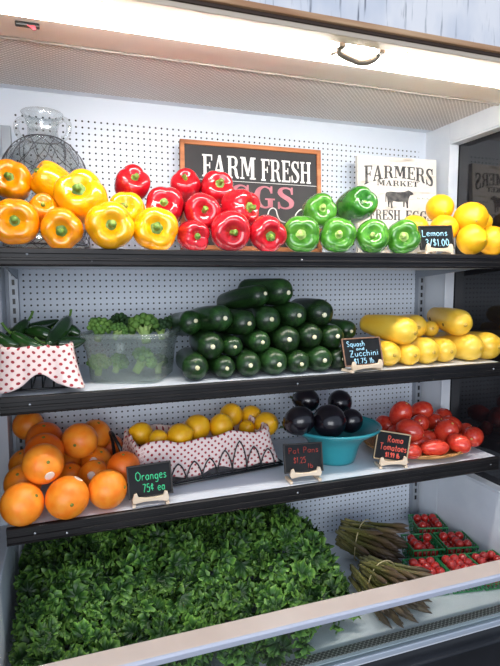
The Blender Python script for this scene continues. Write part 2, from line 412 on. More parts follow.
ZUCCHINI = [('zucchini at the left end of the bottom row, next to the clear tub', [0.2825, 1.2, 1.1936], 0.0316, 0.2, 5),
 ('slim zucchini second from left in the bottom row', [0.3548, 1.2, 1.189], 0.027, 0.2, 4), ('zucchini third from left in the bottom row', [0.4164, 1.2, 1.1933], 0.0313, 0.2, 3),
 ('zucchini fourth from left in the bottom row, in the middle', [0.4845, 1.2, 1.1952], 0.0332, 0.2, 2), ('dark slim zucchini fifth from left in the bottom row', [0.5503, 1.2, 1.1917], 0.0297, 0.2, 2),
 ('shiny green zucchini sixth from left in the bottom row', [0.6116, 1.2, 1.1949], 0.0329, 0.2, 0),
 ("zucchini at the right end of the bottom row, behind the price board's edge", [0.6727, 1.21, 1.1914], 0.0294, 0.19, 0),
 ('zucchini at the left end of the second row up, above the bottom left one', [0.3257, 1.22, 1.2398], 0.0335, 0.2, 5),
 ('small zucchini second from left in the second row up', [0.3827, 1.22, 1.2364], 0.0249, 0.19, 4), ('zucchini third from left in the second row up', [0.4528, 1.22, 1.245], 0.028, 0.2, 3),
 ('thick dark zucchini in the middle of the second row up', [0.5261, 1.22, 1.248], 0.0353, 0.2, 2), ('zucchini second from right in the second row up', [0.5926, 1.22, 1.2545], 0.0331, 0.2, 2),
 ('zucchini at the right end of the second row up, above the price board', [0.6565, 1.22, 1.2494], 0.0322, 0.2, 0),
 ('zucchini at the left end of the third row up, with two pale spots', [0.3553, 1.24, 1.3054], 0.0329, 0.2, -10),
 ('green zucchini second from left in the third row up', [0.4173, 1.24, 1.2919], 0.0321, 0.2, -9), ('stout zucchini in the middle of the third row up', [0.4821, 1.24, 1.2985], 0.034, 0.2, 2),
 ('dark zucchini second from right in the third row up', [0.5565, 1.24, 1.3082], 0.0332, 0.2, 0), ('thick zucchini at the right end of the third row up', [0.6306, 1.24, 1.3117], 0.0365, 0.2, 0),
 ('dark slim zucchini left of the topmost one in the top row', [0.468, 1.27, 1.3583], 0.0289, 0.2, -18),
 ('topmost zucchini of the whole pile, at the right of the top row', [0.5296, 1.27, 1.3691], 0.0349, 0.2, -18),
 ('zucchini lying far left behind the third row, its end sloping down to the tub', [0.2938, 1.29, 1.293], 0.031, 0.15, -8),
 ('dark zucchini lying flat behind the right end of the pile, before the squash', [0.7456, 1.3, 1.2565], 0.0286, 0.19, -8)]
SQUASH = [('large yellow squash lying slanted on top at the left, above the chalk board', [0.8775, 1.2208, 1.2574], [0.8408, 1.3297, 1.2683], 0.0404, 0),
 ('yellow squash on top in the middle, behind the large slanted one', [0.9571, 1.2703, 1.2625], [1.0046, 1.4, 1.2639], 0.0336, 0),
 ('yellow squash with dark spots lying highest at the right', [1.081, 1.2369, 1.2725], [1.1058, 1.3636, 1.2832], 0.0397, 1),
 ('yellow squash in the bottom row half hidden behind the chalk price board', [0.8289, 1.2156, 1.1958], [0.8436, 1.3734, 1.193], 0.0345, 0),
 ('small yellow squash second from left in the bottom row, dark tip showing', [0.891, 1.2076, 1.192], [0.9006, 1.3547, 1.1895], 0.0306, 1),
 ('yellow squash third from left in the bottom row, its end facing out', [0.9517, 1.2132, 1.1981], [0.9618, 1.3603, 1.1952], 0.0369, 0),
 ('yellow squash in the middle of the bottom row', [1.0163, 1.2169, 1.1959], [1.0239, 1.366, 1.1931], 0.0346, 0),
 ('large yellow squash second from right in the bottom row', [1.1045, 1.214, 1.2007], [1.0872, 1.3217, 1.1976], 0.0395, 0),
 ('yellow squash at the right end of the bottom row, running out of the picture', [1.1747, 1.219, 1.2015], [1.1447, 1.408, 1.1983], 0.0403, 0),
 ('small yellow squash tucked in the gap under the spotted top one', [1.0404, 1.3068, 1.2492], [1.0867, 1.4264, 1.2325], 0.0244, 0)]
ORANGES = [('orange in the front row at the left end of the shelf', [-0.1051, 1.166, 0.9272], 0.0449, [0.712, -0.469, 0.523], 0),
 ('orange in the middle of the front row, small sticker at its top edge', [-0.0143, 1.165, 0.9287], 0.046, [0.202, -0.979, -0.014], [0.529, 0.114, 0.841]),
 ('orange at the right end of the front row, left of the price board', [0.0723, 1.1893, 0.9263], 0.0439, [0.874, -0.459, 0.161], 0),
 ('orange resting on the front row with green stem spot and white sticker below it', [-0.0624, 1.2026, 0.9975], 0.0444, [0.296, -0.887, 0.354], [0.326, -0.876, -0.356]),
 ('orange just behind and above the one with the green stem spot', [-0.0643, 1.3078, 0.9911], 0.0455, [0.016, -0.334, 0.942], 0),
 ('reddish orange high at the left, under the back corner one', [-0.0676, 1.4208, 0.9885], 0.0466, [0.017, -0.354, 0.935], 0),
 ('lone yellowish orange at the very back corner, highest of the heap', [-0.1099, 1.4926, 1.0121], 0.0401, [0.028, -0.379, 0.925], 0),
 ('orange on the upper middle of the heap, stem dimple showing lower left', [0.0179, 1.3434, 0.9991], 0.0444, [-0.298, -0.953, 0.047], 0),
 ('orange behind the upper middle one, against the pegboard', [0.059, 1.4321, 0.9848], 0.0421, [0.244, -0.35, 0.904], 0),
 ("reddish orange at the back right, next to the wire basket's corner", [0.0991, 1.4769, 0.9312], 0.0384, [-0.024, -0.352, 0.936], 0),
 ('orange at the right side, pressed against the lemon basket', [0.1155, 1.2576, 0.9479], 0.0398, [-0.027, -0.294, 0.955], 0),
 ('orange in the right part of the heap, upper of two with white stickers', [0.0581, 1.3708, 0.9299], 0.0402, [0.303, -0.459, 0.835], [-0.238, -0.88, 0.411]),
 ('orange in the right part of the heap, lower of two with white stickers', [0.0487, 1.2922, 0.9227], 0.0392, [0.305, -0.215, 0.928], [-0.234, -0.892, 0.386]),
 ('shadowed orange deep in the middle gap, upper one', [-0.0091, 1.4018, 0.9253], 0.0339, [0.004, -0.549, 0.836], 0),
 ('shadowed orange deep in the middle gap, right behind the middle front one', [-0.0073, 1.336, 0.9149], 0.0323, [0.003, -0.531, 0.847], 0),
 ('orange at the left, behind the left front one', [-0.1087, 1.2506, 0.9431], 0.0413, [-0.225, -0.622, 0.75], 0),
 ('orange at the left, behind and above the left side one', [-0.1122, 1.3612, 0.9486], 0.0378, [-0.232, -0.326, 0.916], 0)]
BASKET_LEMONS = [('lemon at the left end of the basket, in the back', [0.1771, 1.3888, 0.9888], 0.0295, [-0.909, -0.013, 0.417]),
 ('lemon low at the left, just behind the cloth edge', [0.2111, 1.3232, 0.9896], 0.0235, [0.589, -0.541, 0.6]),
 ('large lemon left of centre, lying foremost over the cloth', [0.2671, 1.322, 0.9921], 0.0326, [0.814, -0.413, 0.408]),
 ('large lemon in the middle of the basket, left of its neighbour', [0.3231, 1.3604, 0.9973], 0.0355, [0.435, -0.497, 0.751]),
 ('lemon in the middle of the basket, right of the largest one', [0.3919, 1.36, 0.9961], 0.0333, [-0.017, -0.361, 0.932]),
 ('topmost lemon at the back of the basket', [0.4453, 1.44, 1.0025], 0.034, [0.272, -0.593, 0.758]),
 ('lemon at the back right of the basket, beside the topmost', [0.5149, 1.46, 0.9881], 0.0319, [0.455, -0.713, 0.533]),
 ('lemon at the right end of the basket, resting on the cloth', [0.5335, 1.3797, 0.9829], 0.0348, [0.3, -0.841, 0.45]),
 ('lemon low in the gap at the right, partly hidden by neighbours', [0.4806, 1.4003, 0.9703], 0.0233, [0.124, -0.793, 0.596]),
 ('lemon tucked low at the far left, half under the cloth', [0.1994, 1.3539, 0.9573], 0.0226, [-0.314, -0.515, 0.798])]
EGGPLANTS = [('black eggplant at the top left of the bowl', [0.6602, 1.38, 1.0433], 0.0372, [-0.587, -0.114, 0.802]),
 ('black eggplant at the top right of the bowl', [0.7745, 1.38, 1.0279], 0.0381, [0.653, -0.469, 0.595]),
 ("black eggplant at the left of the bowl, behind the basket's corner", [0.5853, 1.2687, 1.0155], 0.0414, [-0.851, -0.252, -0.461]),
 ('large black eggplant in the front middle of the bowl, shiny spot on it', [0.6726, 1.2565, 1.0103], 0.0479, [-0.171, -0.562, 0.809]),
 ('black eggplant at the right of the bowl', [0.7574, 1.29, 0.9936], 0.036, [0.221, -0.888, -0.402])]
TOMATOES = [('red roma tomato at the top left of the heap', [0.9506, 1.3193, 0.9897], 0.0354, [0.279, -0.803, 0.527]),
 ('red roma tomato at the top of the heap, right of the top left one', [1.0536, 1.3553, 0.9815], 0.032, [0.119, -0.825, 0.553]),
 ('red roma tomato at the upper right of the heap, towards the back', [1.1521, 1.3704, 0.9486], 0.0312, [0.241, -0.859, 0.452]),
 ('large red roma tomato on the left, just above the tilted chalk board', [0.9264, 1.2394, 0.9626], 0.034, [0.359, -0.74, -0.568]),
 ('largest red roma tomato in the middle of the heap, stem scar showing', [1.0729, 1.2597, 0.9358], 0.0376, [-0.182, -0.769, 0.613]),
 ('red roma tomato at the right end of the plate', [1.1456, 1.2269, 0.9249], 0.0324, [-0.145, -0.853, 0.501]),
 ('red roma tomato in front at the right, with a pale star mark', [1.0656, 1.195, 0.9219], 0.0294, [-0.384, -0.882, 0.273]),
 ('oblong red roma tomato lying sideways at the front of the plate', [0.9796, 1.195, 0.9185], 0.0259, [0.537, -0.843, -0.019]),
 ("red roma tomato in front at the left, beside the board's right edge", [0.903, 1.1963, 0.9167], 0.024, [-0.977, 0.072, -0.2]),
 ('red roma tomato at the back left of the heap, above the board', [0.9252, 1.3612, 0.9482], 0.0295, [-0.813, -0.072, 0.578]),
 ('red roma tomato in the inner middle, under the top pair', [1.019, 1.3126, 0.9556], 0.0294, [0.047, -0.626, 0.778]),
 ('red roma tomato in the inner right, below the upper right one', [1.0985, 1.3486, 0.9444], 0.0271, [0.116, -0.976, -0.186]),
 ('red roma tomato at the right shoulder of the heap', [1.1384, 1.3127, 0.9398], 0.0273, [0.185, -0.864, -0.468]),
 ('dark red roma tomato deep in the middle gap', [1.0113, 1.2698, 0.92], 0.0274, [-0.096, -0.656, 0.749]),
 ('red roma tomato deep between the largest one and the right end', [1.1836, 1.3063, 0.9169], 0.0242, [-0.092, -0.697, 0.711]),
 ('red roma tomato low in the left gap behind the oblong one', [0.9632, 1.2497, 0.918], 0.0253, [-0.556, 0.05, 0.83]),
 ('red roma tomato behind the top left corner of the board', [0.9218, 1.3001, 0.9348], 0.0301, [-0.88, -0.204, -0.428])]
SIGNS = {'lemons': [0.9536, 1.185, 1.5118, 0.1026, 0.0665, -0.1031, 0.1947, -0.0359],
 'oranges': [0.167, 1.18, 0.9381, 0.102, 0.0751, -0.0697, 0.205, -0.0535],
 'pat': [0.5608, 1.185, 0.9431, 0.1053, 0.074, -0.0794, 0.2349, 0.0204],
 'roma': [0.8321, 1.19, 0.9405, 0.0968, 0.0799, -0.2511, 0.1078, 0.1796],
 'squash': [0.7241, 1.175, 1.2121, 0.127, 0.0739, 0.1405, 0.2797, 0.0093]}
FARM = [0.5291, 1.475, 1.6386, 0.4286, 0.3118, -0.076, 0.0951, 0.0164]
MARKET = [1.013, 1.45, 1.6346, 0.2795, 0.3034, -0.1004, 0.0626, 0.0035]
CHILIES = [('green chili with a long highlight, lying slanted over the cloth edge', [-0.0995, 1.24, 1.2766], [-0.0586, 1.22, 1.2572], 0.0121),
 ('largest green chili, standing slanted in the middle, stem end down', [-0.0033, 1.33, 1.2999], [-0.04, 1.22, 1.263], 0.0169),
 ('dark green chili lying across the back of the heap', [-0.0905, 1.36, 1.2834], [-0.0311, 1.36, 1.2985], 0.0145),
 ('dark green chili at the left with curled stem up', [-0.1003, 1.32, 1.2966], [-0.1272, 1.28, 1.2782], 0.0128),
 ('dark green chili lying sideways low at the right end', [-0.0261, 1.25, 1.2613], [0.0256, 1.25, 1.2637], 0.0136),
 ('dark green chili at the right, above the low sideways one', [-0.0132, 1.33, 1.2785], [0.0203, 1.3, 1.2728], 0.0133),
 ('dark green chili at the left edge, against the case side', [-0.1479, 1.25, 1.2841], [-0.1112, 1.23, 1.265], 0.012),
 ('dark green chili in the middle, under the two crossing ones', [-0.0742, 1.3, 1.2765], [-0.0351, 1.28, 1.2676], 0.0139)]
BROCCOLI = [('broccoli head at the left, rising above the tub rim', [0.0736, 1.3, 1.2902], 0.0265), ('dark broccoli head at the back, left of centre', [0.1327, 1.4, 1.2905], 0.0276),
 ('small pale broccoli floret in front, left of the tallest head', [0.1143, 1.26, 1.285], 0.0189),
 ('pale green broccoli head in the middle with branching stalk, the tallest', [0.1747, 1.29, 1.2926], 0.0331), ('dark broccoli head right of the tallest one', [0.223, 1.33, 1.2828], 0.0243),
 ('dark broccoli head at the right back corner of the tub', [0.261, 1.38, 1.2854], 0.0241),
 ('blurred broccoli floret inside the tub at the left, seen through plastic', [0.0671, 1.275, 1.2042], 0.0238),
 ("blurred broccoli floret inside the tub's middle, seen through plastic", [0.1125, 1.265, 1.2055], 0.0215),
 ('blurred broccoli floret with stalk inside the tub at the right, seen through plastic', [0.1696, 1.25, 1.2118], 0.0287),
 ("blurred dark broccoli floret by the tub's right wall, seen through plastic", [0.211, 1.3, 1.1948], 0.0226)]
shelf('top shelf with black ridged front rail, holding peppers and lemons', H+.066, [(-.072, H+.053), (.053, H+.042), (.537, H+.046)])
shelf('middle shelf with black ridged front rail, holding zucchini and squash', H-.238, [(-.08, H-.256), (.528, H-.255), (1.138, H-.255)])
shelf('lowest shelf with black ridged front rail, holding oranges, eggplants and tomatoes', H-.517, [(-.082, H-.535), (-.018, H-.545), (.53, H-.533), (1.143, H-.537)])

# ------------------------------------------------------------------ produce builders
def ball(fn, nu=32, nv=20):
    """closed surface of revolution-like sheet: fn(theta, t) with t from 0 (pole +z) to pi"""
    b = MB(); vs = []; fs = []
    vs.append(fn(0, 0))
    for j in range(1, nv):
        for i in range(nu): vs.append(fn(2*PI*i/nu, PI*j/nv))
    vs.append(fn(0, PI)); last = len(vs)-1
    for i in range(nu):
        k = (i+1) % nu
        fs.append((0, 1+i, 1+k)); fs.append((last, 1+(nv-2)*nu+k, 1+(nv-2)*nu+i))
        for j in range(nv-2):
            a = 1+j*nu
            fs.append((a+i, a+nu+i, a+nu+k, a+k))
    b.add(vs, fs); return b
CACHE = {}
def cached(key, fn):
    if key not in CACHE: CACHE[key] = fn()
    return CACHE[key]

PEP_MAT = {
 'o': mottled('orange_yellow_pepper_skin', '#e98604', '#f09a08', 2.2, .16, coat=.5, rand=.06),
 'y': mottled('yellow_pepper_skin', '#f29e04', '#f7b108', 2.2, .16, coat=.5, rand=.06),
 'r': mottled('red_pepper_skin', '#a80c1a', '#c81a28', 2.2, .14, coat=.6, rand=.15),
 'g': mottled('green_pepper_skin', '#37761f', '#55962f', 2.4, .16, coat=.5, rand=.2),
 'G': mottled('dark_green_pepper_skin', '#22601a', '#387d26', 2.4, .16, coat=.5)}
STEMG = mottled('pepper_stem_green', '#587d26', '#7f9a42', 6, .5)
STEMG2 = mottled('pale_stem_green', '#8fb551', '#b4cc78', 6, .5)
def pepper_body(seed, lobes, length, c):
    R = random.Random(seed); ph = R.random()*6
    amp = [R.uniform(.85, 1.1) for _ in range(lobes)]
    def fn(th, t):
        s = math.sin(t); rr = s**.58 if s > 0 else 0
        z = math.cos(t)
        z = math.copysign(abs(z)**.85, z)*length
        L = abs(math.cos(lobes/2*(th+ph)))**.7
        a = amp[int(((th+ph)*lobes/(2*PI)+.5) % lobes)]
        depth = .05 + .11*math.exp(-((t-.65)/.5)**2)
        f = 1 - depth*(1-L)
        f *= 1 + (a-1)*L*.5
        if t < PI/2: z += .10*L*rr - .32*math.exp(-(rr/.42)**2)
        else: z -= .12*L*rr; z += .26*math.exp(-(rr/.40)**2)
        f *= .98 + .04*math.cos(t)
        return (rr*f*math.cos(th), rr*f*math.sin(th), z)
    return ball(fn, 48, 28).mesh('pepper_body', PEP_MAT[c])
def pepper_stem(seed, mat):
    R = random.Random(seed); b = MB()
    z0 = .61
    prof = [(0, z0+.10), (.14, z0+.10), (.25, z0+.075), (.33, z0+.035), (.37, z0-.02), (.24, z0-.08)]
    n = 20; vs = []; fs = []
    for r, z in prof:
        for k in range(n):
            q = 2*PI*k/n; rr = r*(1+.13*math.cos(5*q+seed)) if r > .15 else r
            vs.append((rr*math.cos(q), rr*math.sin(q), z))
    for i in range(len(prof)-1):
        for k in range(n): fs.append((i*n+k, i*n+(k+1) % n, (i+1)*n+(k+1) % n, (i+1)*n+k))
    b.add(vs, fs)
    bx, by = R.uniform(-.14, .14), R.uniform(-.14, .14)
    pts = [(0, 0, z0+.02), (bx*.2, by*.2, z0+.16), (bx*.7, by*.7, z0+.28), (bx*1.2, by*1.2, z0+.36)]
    b.tube(smoothpath(pts, 3), [.16, .15, .14, .13, .125, .125, .13, .135, .145, .15][:10], 10)
    return b.mesh('pepper_stem', mat)
GRP = {'o': 'yellow bell peppers on the top shelf', 'y': 'yellow bell peppers on the top shelf', 'r': 'red bell peppers on the top shelf', 'g': 'green bell peppers on the top shelf', 'G': 'green bell peppers on the top shelf'}
for i, (lab, p, r, d, c) in enumerate(PEPPERS):
    v = i % 3; ln = (.92, 1.02, .88)[v] if c != 'G' else 1.3
    bm_ = cached(('pb', c, v), lambda: pepper_body(11+v*7, 4 if v != 1 else 3, ln, c))
    sm_ = cached(('ps', c in 'gG', v), lambda: pepper_stem(v+3, STEMG2 if c in 'gG' else STEMG))
    e = thing('bell_pepper', lab, 'bell pepper', p, spin(d, i*1.7), GRP[c], r*(1.04 if c != 'G' else 1.0))
    link('body', bm_, e); link('stem', sm_, e)

LEMONM = mottled('lemon_skin', '#eaa80f', '#f4bc1b', 2.0, .38, .12, 60, rand=.1)
LEMSTEM = plain('lemon_stem_end', '#a9963a', .6)
def lemon_body(el):
    def fn(th, t):
        s = math.sin(t); z = math.cos(t)*el
        z += .14*math.exp(-(s/.30)**2)*(1 if t < PI/2 else -1)
        f = 1+.012*math.sin(3*th+1)+.01*math.sin(5*t)
        return (s*f*math.cos(th), s*f*math.sin(th), z)
    return ball(fn, 32, 22).mesh('lemon_body', LEMONM)
def make_lemon(lab, p, r, d, grp, el):
    e = thing('lemon', lab, 'lemon', p, aim(d), grp, r)
    link('body', cached(('lemon', el), lambda: lemon_body(el)), e)
    z = el+.12
    link('stem_end', cached(('lstem', el), lambda: MB().lathe([(0, z+.035), (.05, z+.03), (.075, z), (.06, z-.04)], 12).mesh('lemon_stem_end', LEMSTEM)), e)
for lab, p, r, d in LEMONS: make_lemon(lab, p, r*.98, d, 'lemons on the top shelf', .98)
for lab, p, r, d in BASKET_LEMONS: make_lemon(lab, p, r, d, 'lemons in the cloth-lined wire basket', 1.08)

ZUCM = NT('zucchini_skin'); v = ZUCM.coord('Object', (22, 22, 3.0)); oi = ZUCM.n('ShaderNodeObjectInfo')
f1 = ZUCM.noise(v, 2.0, 3); sp = ZUCM.coord('Object'); vo = ZUCM.n('ShaderNodeTexVoronoi'); vo.inputs['Scale'].default_value = 260; ZUCM.l(sp, vo.inputs['Vector'])
base = ZUCM.ramp(f1, [(.35, lin('#0f1e0e')), (.66, lin('#20401a'))])
hs = ZUCM.n('ShaderNodeHueSaturation'); ZUCM.l(ZUCM.math('ADD', ZUCM.math('MULTIPLY', oi.outputs['Random'], 1.0), .55), hs.inputs['Value']); ZUCM.l(base, hs.inputs['Color'])
ZUCM = ZUCM.set(.3, 0, .4, .1, ZUCM.mix(ZUCM.math('MULTIPLY', ZUCM.math('LESS_THAN', vo.outputs['Distance'], .22), .45), hs.outputs[0], lin('#5f7f3c')))
CUTM = mottled('pale_cut_stem', '#d8d2a0', '#efeac8', 40, .6)
def zuc_body(L, r, seed):
    R = random.Random(seed); bx = R.uniform(-.008, .008)
    prof = []
    N = 26
    for k in range(N+1):
        u = k/N
        z = -u*(L-2*r) - r + r
        prof.append((u, z))
    pts = []; rad = []
    for k in range(9):                      # front dome
        q = PI/2*k/8; pts.append((0, 0, r*.95*math.cos(q))); rad.append(max(.0008, r*math.sin(q)**.85))
    for k in range(1, 15):
        u = k/14; pts.append((bx*math.sin(PI*u), 0, -u*(L-2*r))); rad.append(r*(1+.03*math.sin(PI*u)))
    for k in range(1, 8):
        q = PI/2*k/7; pts.append((0, 0, -(L-2*r)-r*math.sin(q))); rad.append(max(.0008, r*math.cos(q)**.8))
    b = MB(); n = 28; vs = []; fs = []
    for p, rr in zip(pts, rad):
        for k in range(n):
            q = 2*PI*k/n; f = 1+.018*math.cos(5*q+seed); vs.append((p[0]+rr*f*math.cos(q), p[1]+rr*f*math.sin(q), p[2]))
    for i in range(len(pts)-1):
        for k in range(n): fs.append((i*n+k, i*n+(k+1) % n, (i+1)*n+(k+1) % n, (i+1)*n+k))
    fs += [tuple(range(n)), tuple(range(len(vs)-1, len(vs)-1-n, -1))]
    b.add(vs, fs); return b
def cut_end(r, z): return MB().lathe([(0, z+.0035), (r*.75, z+.0035), (r, z+.002), (r*1.15, z-.006)], 14)
for i, (lab, p, r, L, yw) in enumerate(ZUCCHINI):
    a = math.radians(yw); R = random.Random(i+5)
    e = thing('zucchini', lab, 'zucchini', p, aim((-math.sin(a), -math.cos(a), {18: .16, 13: .10, 20: .12}.get(i, R.uniform(-.02, .02)))), 'zucchini piled on the middle shelf')
    zuc_body(L, r, i).build('body', ZUCM, e)
    cut_end(r*.17, r*.93).build('stem_end', CUTM, e, loc=(R.uniform(-.1, .1)*r, R.uniform(-.12, .12)*r, 0))

SQM = mottled('yellow_squash_skin', '#e6b229', '#f2cb4e', 10, .32, stretch=(2, 2, .7), coat=.2, rand=.12)
SQTIP = mottled('squash_blossom_end', '#b08c30', '#cfab4a', 40, .7)
SQSPOT = plain('dark_spot', '#5d4a1c', .6)
for i, (lab, A, B, r, spots) in enumerate(SQUASH):
    A = Vector(A); B = Vector(B); d = (A-B); L = d.length
    pts = []; rad = []
    for k in range(9):
        q = PI/2*k/8; pts.append((0, 0, L+r*math.cos(q)*1.05)); rad.append(max(.0008, r*math.sin(q)**.9))
    for k in range(1, 15):
        u = k/14; pts.append((0, 0, L*(1-u))); rad.append(r*(1-.30*u**1.6))
    for k in range(1, 7):
        q = PI/2*k/6; pts.append((0, 0, -.7*r*math.sin(q))); rad.append(max(.0008, .70*r*math.cos(q)**.8))
    b = MB(); n = 28; vs = []; fs = []
    for p, rr in zip(pts, rad):
        for k in range(n):
            q = 2*PI*k/n; f = 1+.012*math.cos(6*q+i); vs.append((p[0]+rr*f*math.cos(q), rr*f*math.sin(q), p[2]))
    for ii in range(len(pts)-1):
        for k in range(n): fs.append((ii*n+k, ii*n+(k+1) % n, (ii+1)*n+(k+1) % n, (ii+1)*n+k))
    fs += [tuple(range(n)), tuple(range(len(vs)-1, len(vs)-1-n, -1))]
    b.add(vs, fs)
    qt = aim(d)
    e = thing('yellow_squash', lab, 'squash', B, qt, 'yellow squash on the middle shelf')
    b.build('body', SQM, e)
    cut_end(r*.15, L+r*1.03).build('blossom_end', SQTIP, e)
    if spots:
        inv = qt.inverted()
        for dx, dz, ry in (((.1, .25, .16), (-.75, .45, .13)) if spots == 1 else ()) and [(.35, .3, .17), (-1.6, .25, .15)]:
            pass
        to = inv @ (Vector((0, 0, H)) - A).normalized()
        ang = math.atan2(to.y, to.x)
        for zz, da, sr in ((L*.15, .5, .16), (L*.9, .5, .14)):
            rr = r*(1-.30*(1-zz/L)**1.6)
            rs = Vector((math.cos(ang+da), math.sin(ang+da), 0))
            s = MB().lathe([(0, .0012), (sr*r*.8, .0008), (sr*r, -.0015)], 12)
            s.build('dark_spot', SQSPOT, e, loc=rs*rr*.995 + Vector((0, 0, zz)), rot=aim(rs))

ORM = mottled('orange_peel', '#f57e16', '#fb9a2e', 1.6, .34, .22, 55, rand=.14)
ORM2 = mottled('reddish_orange_peel', '#e8620f', '#f0781c', 1.6, .34, .22, 55, rand=.14)
ORSTEM = plain('orange_stem_scar', '#6f7a2c', .7)
STICK = mottled('white_fruit_sticker', '#e6dcd0', '#f2d9c4', 3, .35)
def orange_body(m):
    def fn(th, t):
        s = math.sin(t); f = 1+.006*math.sin(3*th+2*t)
        z = math.cos(t)*.975 - (.045*math.exp(-(s/.16)**2) if t < PI/2 else -.02*math.exp(-(s/.2)**2))
        return (s*f*math.cos(th), s*f*math.sin(th), z)
    return ball(fn, 36, 24).mesh('orange_body', m)
def cap(r, size, n=14):
    return MB().lathe([(0, r)] + [(r*math.sin(size*k/4), r*math.cos(size*k/4)) for k in range(1, 5)] + [(r*.985*math.sin(size*1.02), r*.985*math.cos(size*1.02))], n)
for i, (lab, p, r, d, st) in enumerate(ORANGES):
    red = 'reddish' in lab or i in (4, 10)
    e = thing('orange', lab, 'orange', p, None, 'oranges heaped on the lowest shelf', r)
    link('body', cached(('or', red), lambda: orange_body(ORM2 if red else ORM)), e, rot=aim(d))
    link('stem_scar', cached('scar', lambda: MB().lathe([(0, .975), (.05, .97), (.085, .945), (.09, .90)], 10).mesh('stem_scar', ORSTEM)), e, rot=aim(d))
    if st: link('sticker', cached('sticker', lambda: cap(1.012, .24).mesh('sticker', STICK)), e, rot=aim(st), label='small white sticker')

EGM = mottled('eggplant_skin', '#0d0a10', '#17121b', 3, .26, coat=.25)
EGCAP = mottled('eggplant_calyx', '#2c3a1e', '#43502c', 5, .6)
def egg_body():
    def fn(th, t):
        s = math.sin(t); z = math.cos(t); f = 1 - .10*max(0, z)
        return (s*f*math.cos(th), s*f*math.sin(th), z*1.12)
    return ball(fn, 32, 22).mesh('eggplant_body', EGM)
def egg_cap():
    n = 20; vs = []; fs = []; prof = [(0, 1.16), (.12, 1.15), (.25, 1.13), (.42, 1.04)]
    for r, z in prof:
        for k in range(n):
            q = 2*PI*k/n; rr = r*(1+(.25*math.cos(5*q) if r > .3 else 0)); vs.append((rr*math.cos(q), rr*math.sin(q), z))
    for i in range(3):
        for k in range(n): fs.append((i*n+k, i*n+(k+1) % n, (i+1)*n+(k+1) % n, (i+1)*n+k))
    b = MB(); b.add(vs, fs); b.tube([(0, 0, 1.1), (.03, 0, 1.28), (.09, 0, 1.42)], [.11, .09, .1], 10); return b.mesh('eggplant_calyx', EGCAP)
for i, (lab, p, r, d) in enumerate(EGGPLANTS):
    e = thing('eggplant', lab, 'eggplant', p, aim((d[0]*.6+(.4 if i % 2 else -.4), .75, d[2]*.5-.35)), 'eggplants in the teal bowl', r*.97)
    link('body', cached('eg', egg_body), e); link('calyx', cached('egc', egg_cap), e)

TOM = mottled('roma_tomato_skin', '#c62e20', '#dc4c34', 2.0, .2, coat=.35, rand=.2)
TSCAR = plain('tomato_stem_scar', '#d8a860', .6)
def tom_body(el):
    def fn(th, t):
        s = math.sin(t); z = math.cos(t)*el - (.08*math.exp(-(s/.22)**2) if t < PI/2 else 0)
        f = 1+.02*math.cos(3*th)
        return (s*f*math.cos(th), s*f*math.sin(th), z)
    return ball(fn, 30, 20).mesh('tomato_body', TOM)
for i, (lab, p, r, d) in enumerate(TOMATOES):
    lg = 'oblong' in lab; el = 1.75 if lg else 1.3
    d = (Vector(d) + Vector((.9*math.sin(i*2.3), .2*math.cos(i), .7*math.cos(i*1.7))) * (0 if lg else 1)).normalized()
    e = thing('roma_tomato', lab, 'tomato', p, aim((.95, -.25, .0) if lg else d), 'roma tomatoes on the woven plate', r*.93)
    link('body', cached(('tom', el), lambda: tom_body(el)), e)
    link('stem_scar', cached(('toms', el), lambda: MB().lathe([(0, el-.07), (.06, el-.068), (.11, el-.055), (.1, el-.12)], 10).mesh('stem_scar', TSCAR)), e)

# ------------------------------------------------------------------ chilies and their cloth-lined tray
CHM = mottled('chili_skin', '#173213', '#2c5420', 12, .18, coat=.5, rand=.4, stretch=(1, 1, .4))
CHS = mottled('chili_stem', '#4f7a2c', '#6f9440', 20, .5)
def lathe_along(pts, rad, n=16):
    return MB().tube(pts, rad, n)
for i, (lab, A, B, r) in enumerate(CHILIES):
    r *= 1.22
    A = Vector(A); B = Vector(B); d = B-A; L = d.length; ax = d/L
    A = A - ax*.018; B = B + ax*.012; L = (B-A).length
    side = ax.cross(Vector((0, 1, .2))).normalized()*(.006 if i % 2 else -.006)
    e = thing('green_chili', lab, 'chili pepper', (A+B)/2, None, 'green chilies in the cloth-lined tray')
    pts = []; rad = []
    for k in range(15):
        u = k/14; pts.append(-(B-A)/2 + (B-A)*u + side*math.sin(PI*u))
        rad.append(max(.0012, r*(math.sin(PI*min(1, .08+u*.97)/1)**.45 if u < .55 else (1-.75*((u-.55)/.45)**1.7)*.99)))
    lathe_along(pts, rad, 16).build('body', CHM, e)
    lathe_along(smoothpath([pts[0]+ax*.004, pts[0]-ax*.006, pts[0]-ax*.018+Vector((0, 0, .006)), pts[0]-ax*.026+Vector((0, 0, .014))], 3), [.009, .008, .0045, .0035, .003, .003, .003, .003, .003, .0034], 9).build('stem', CHS, e)

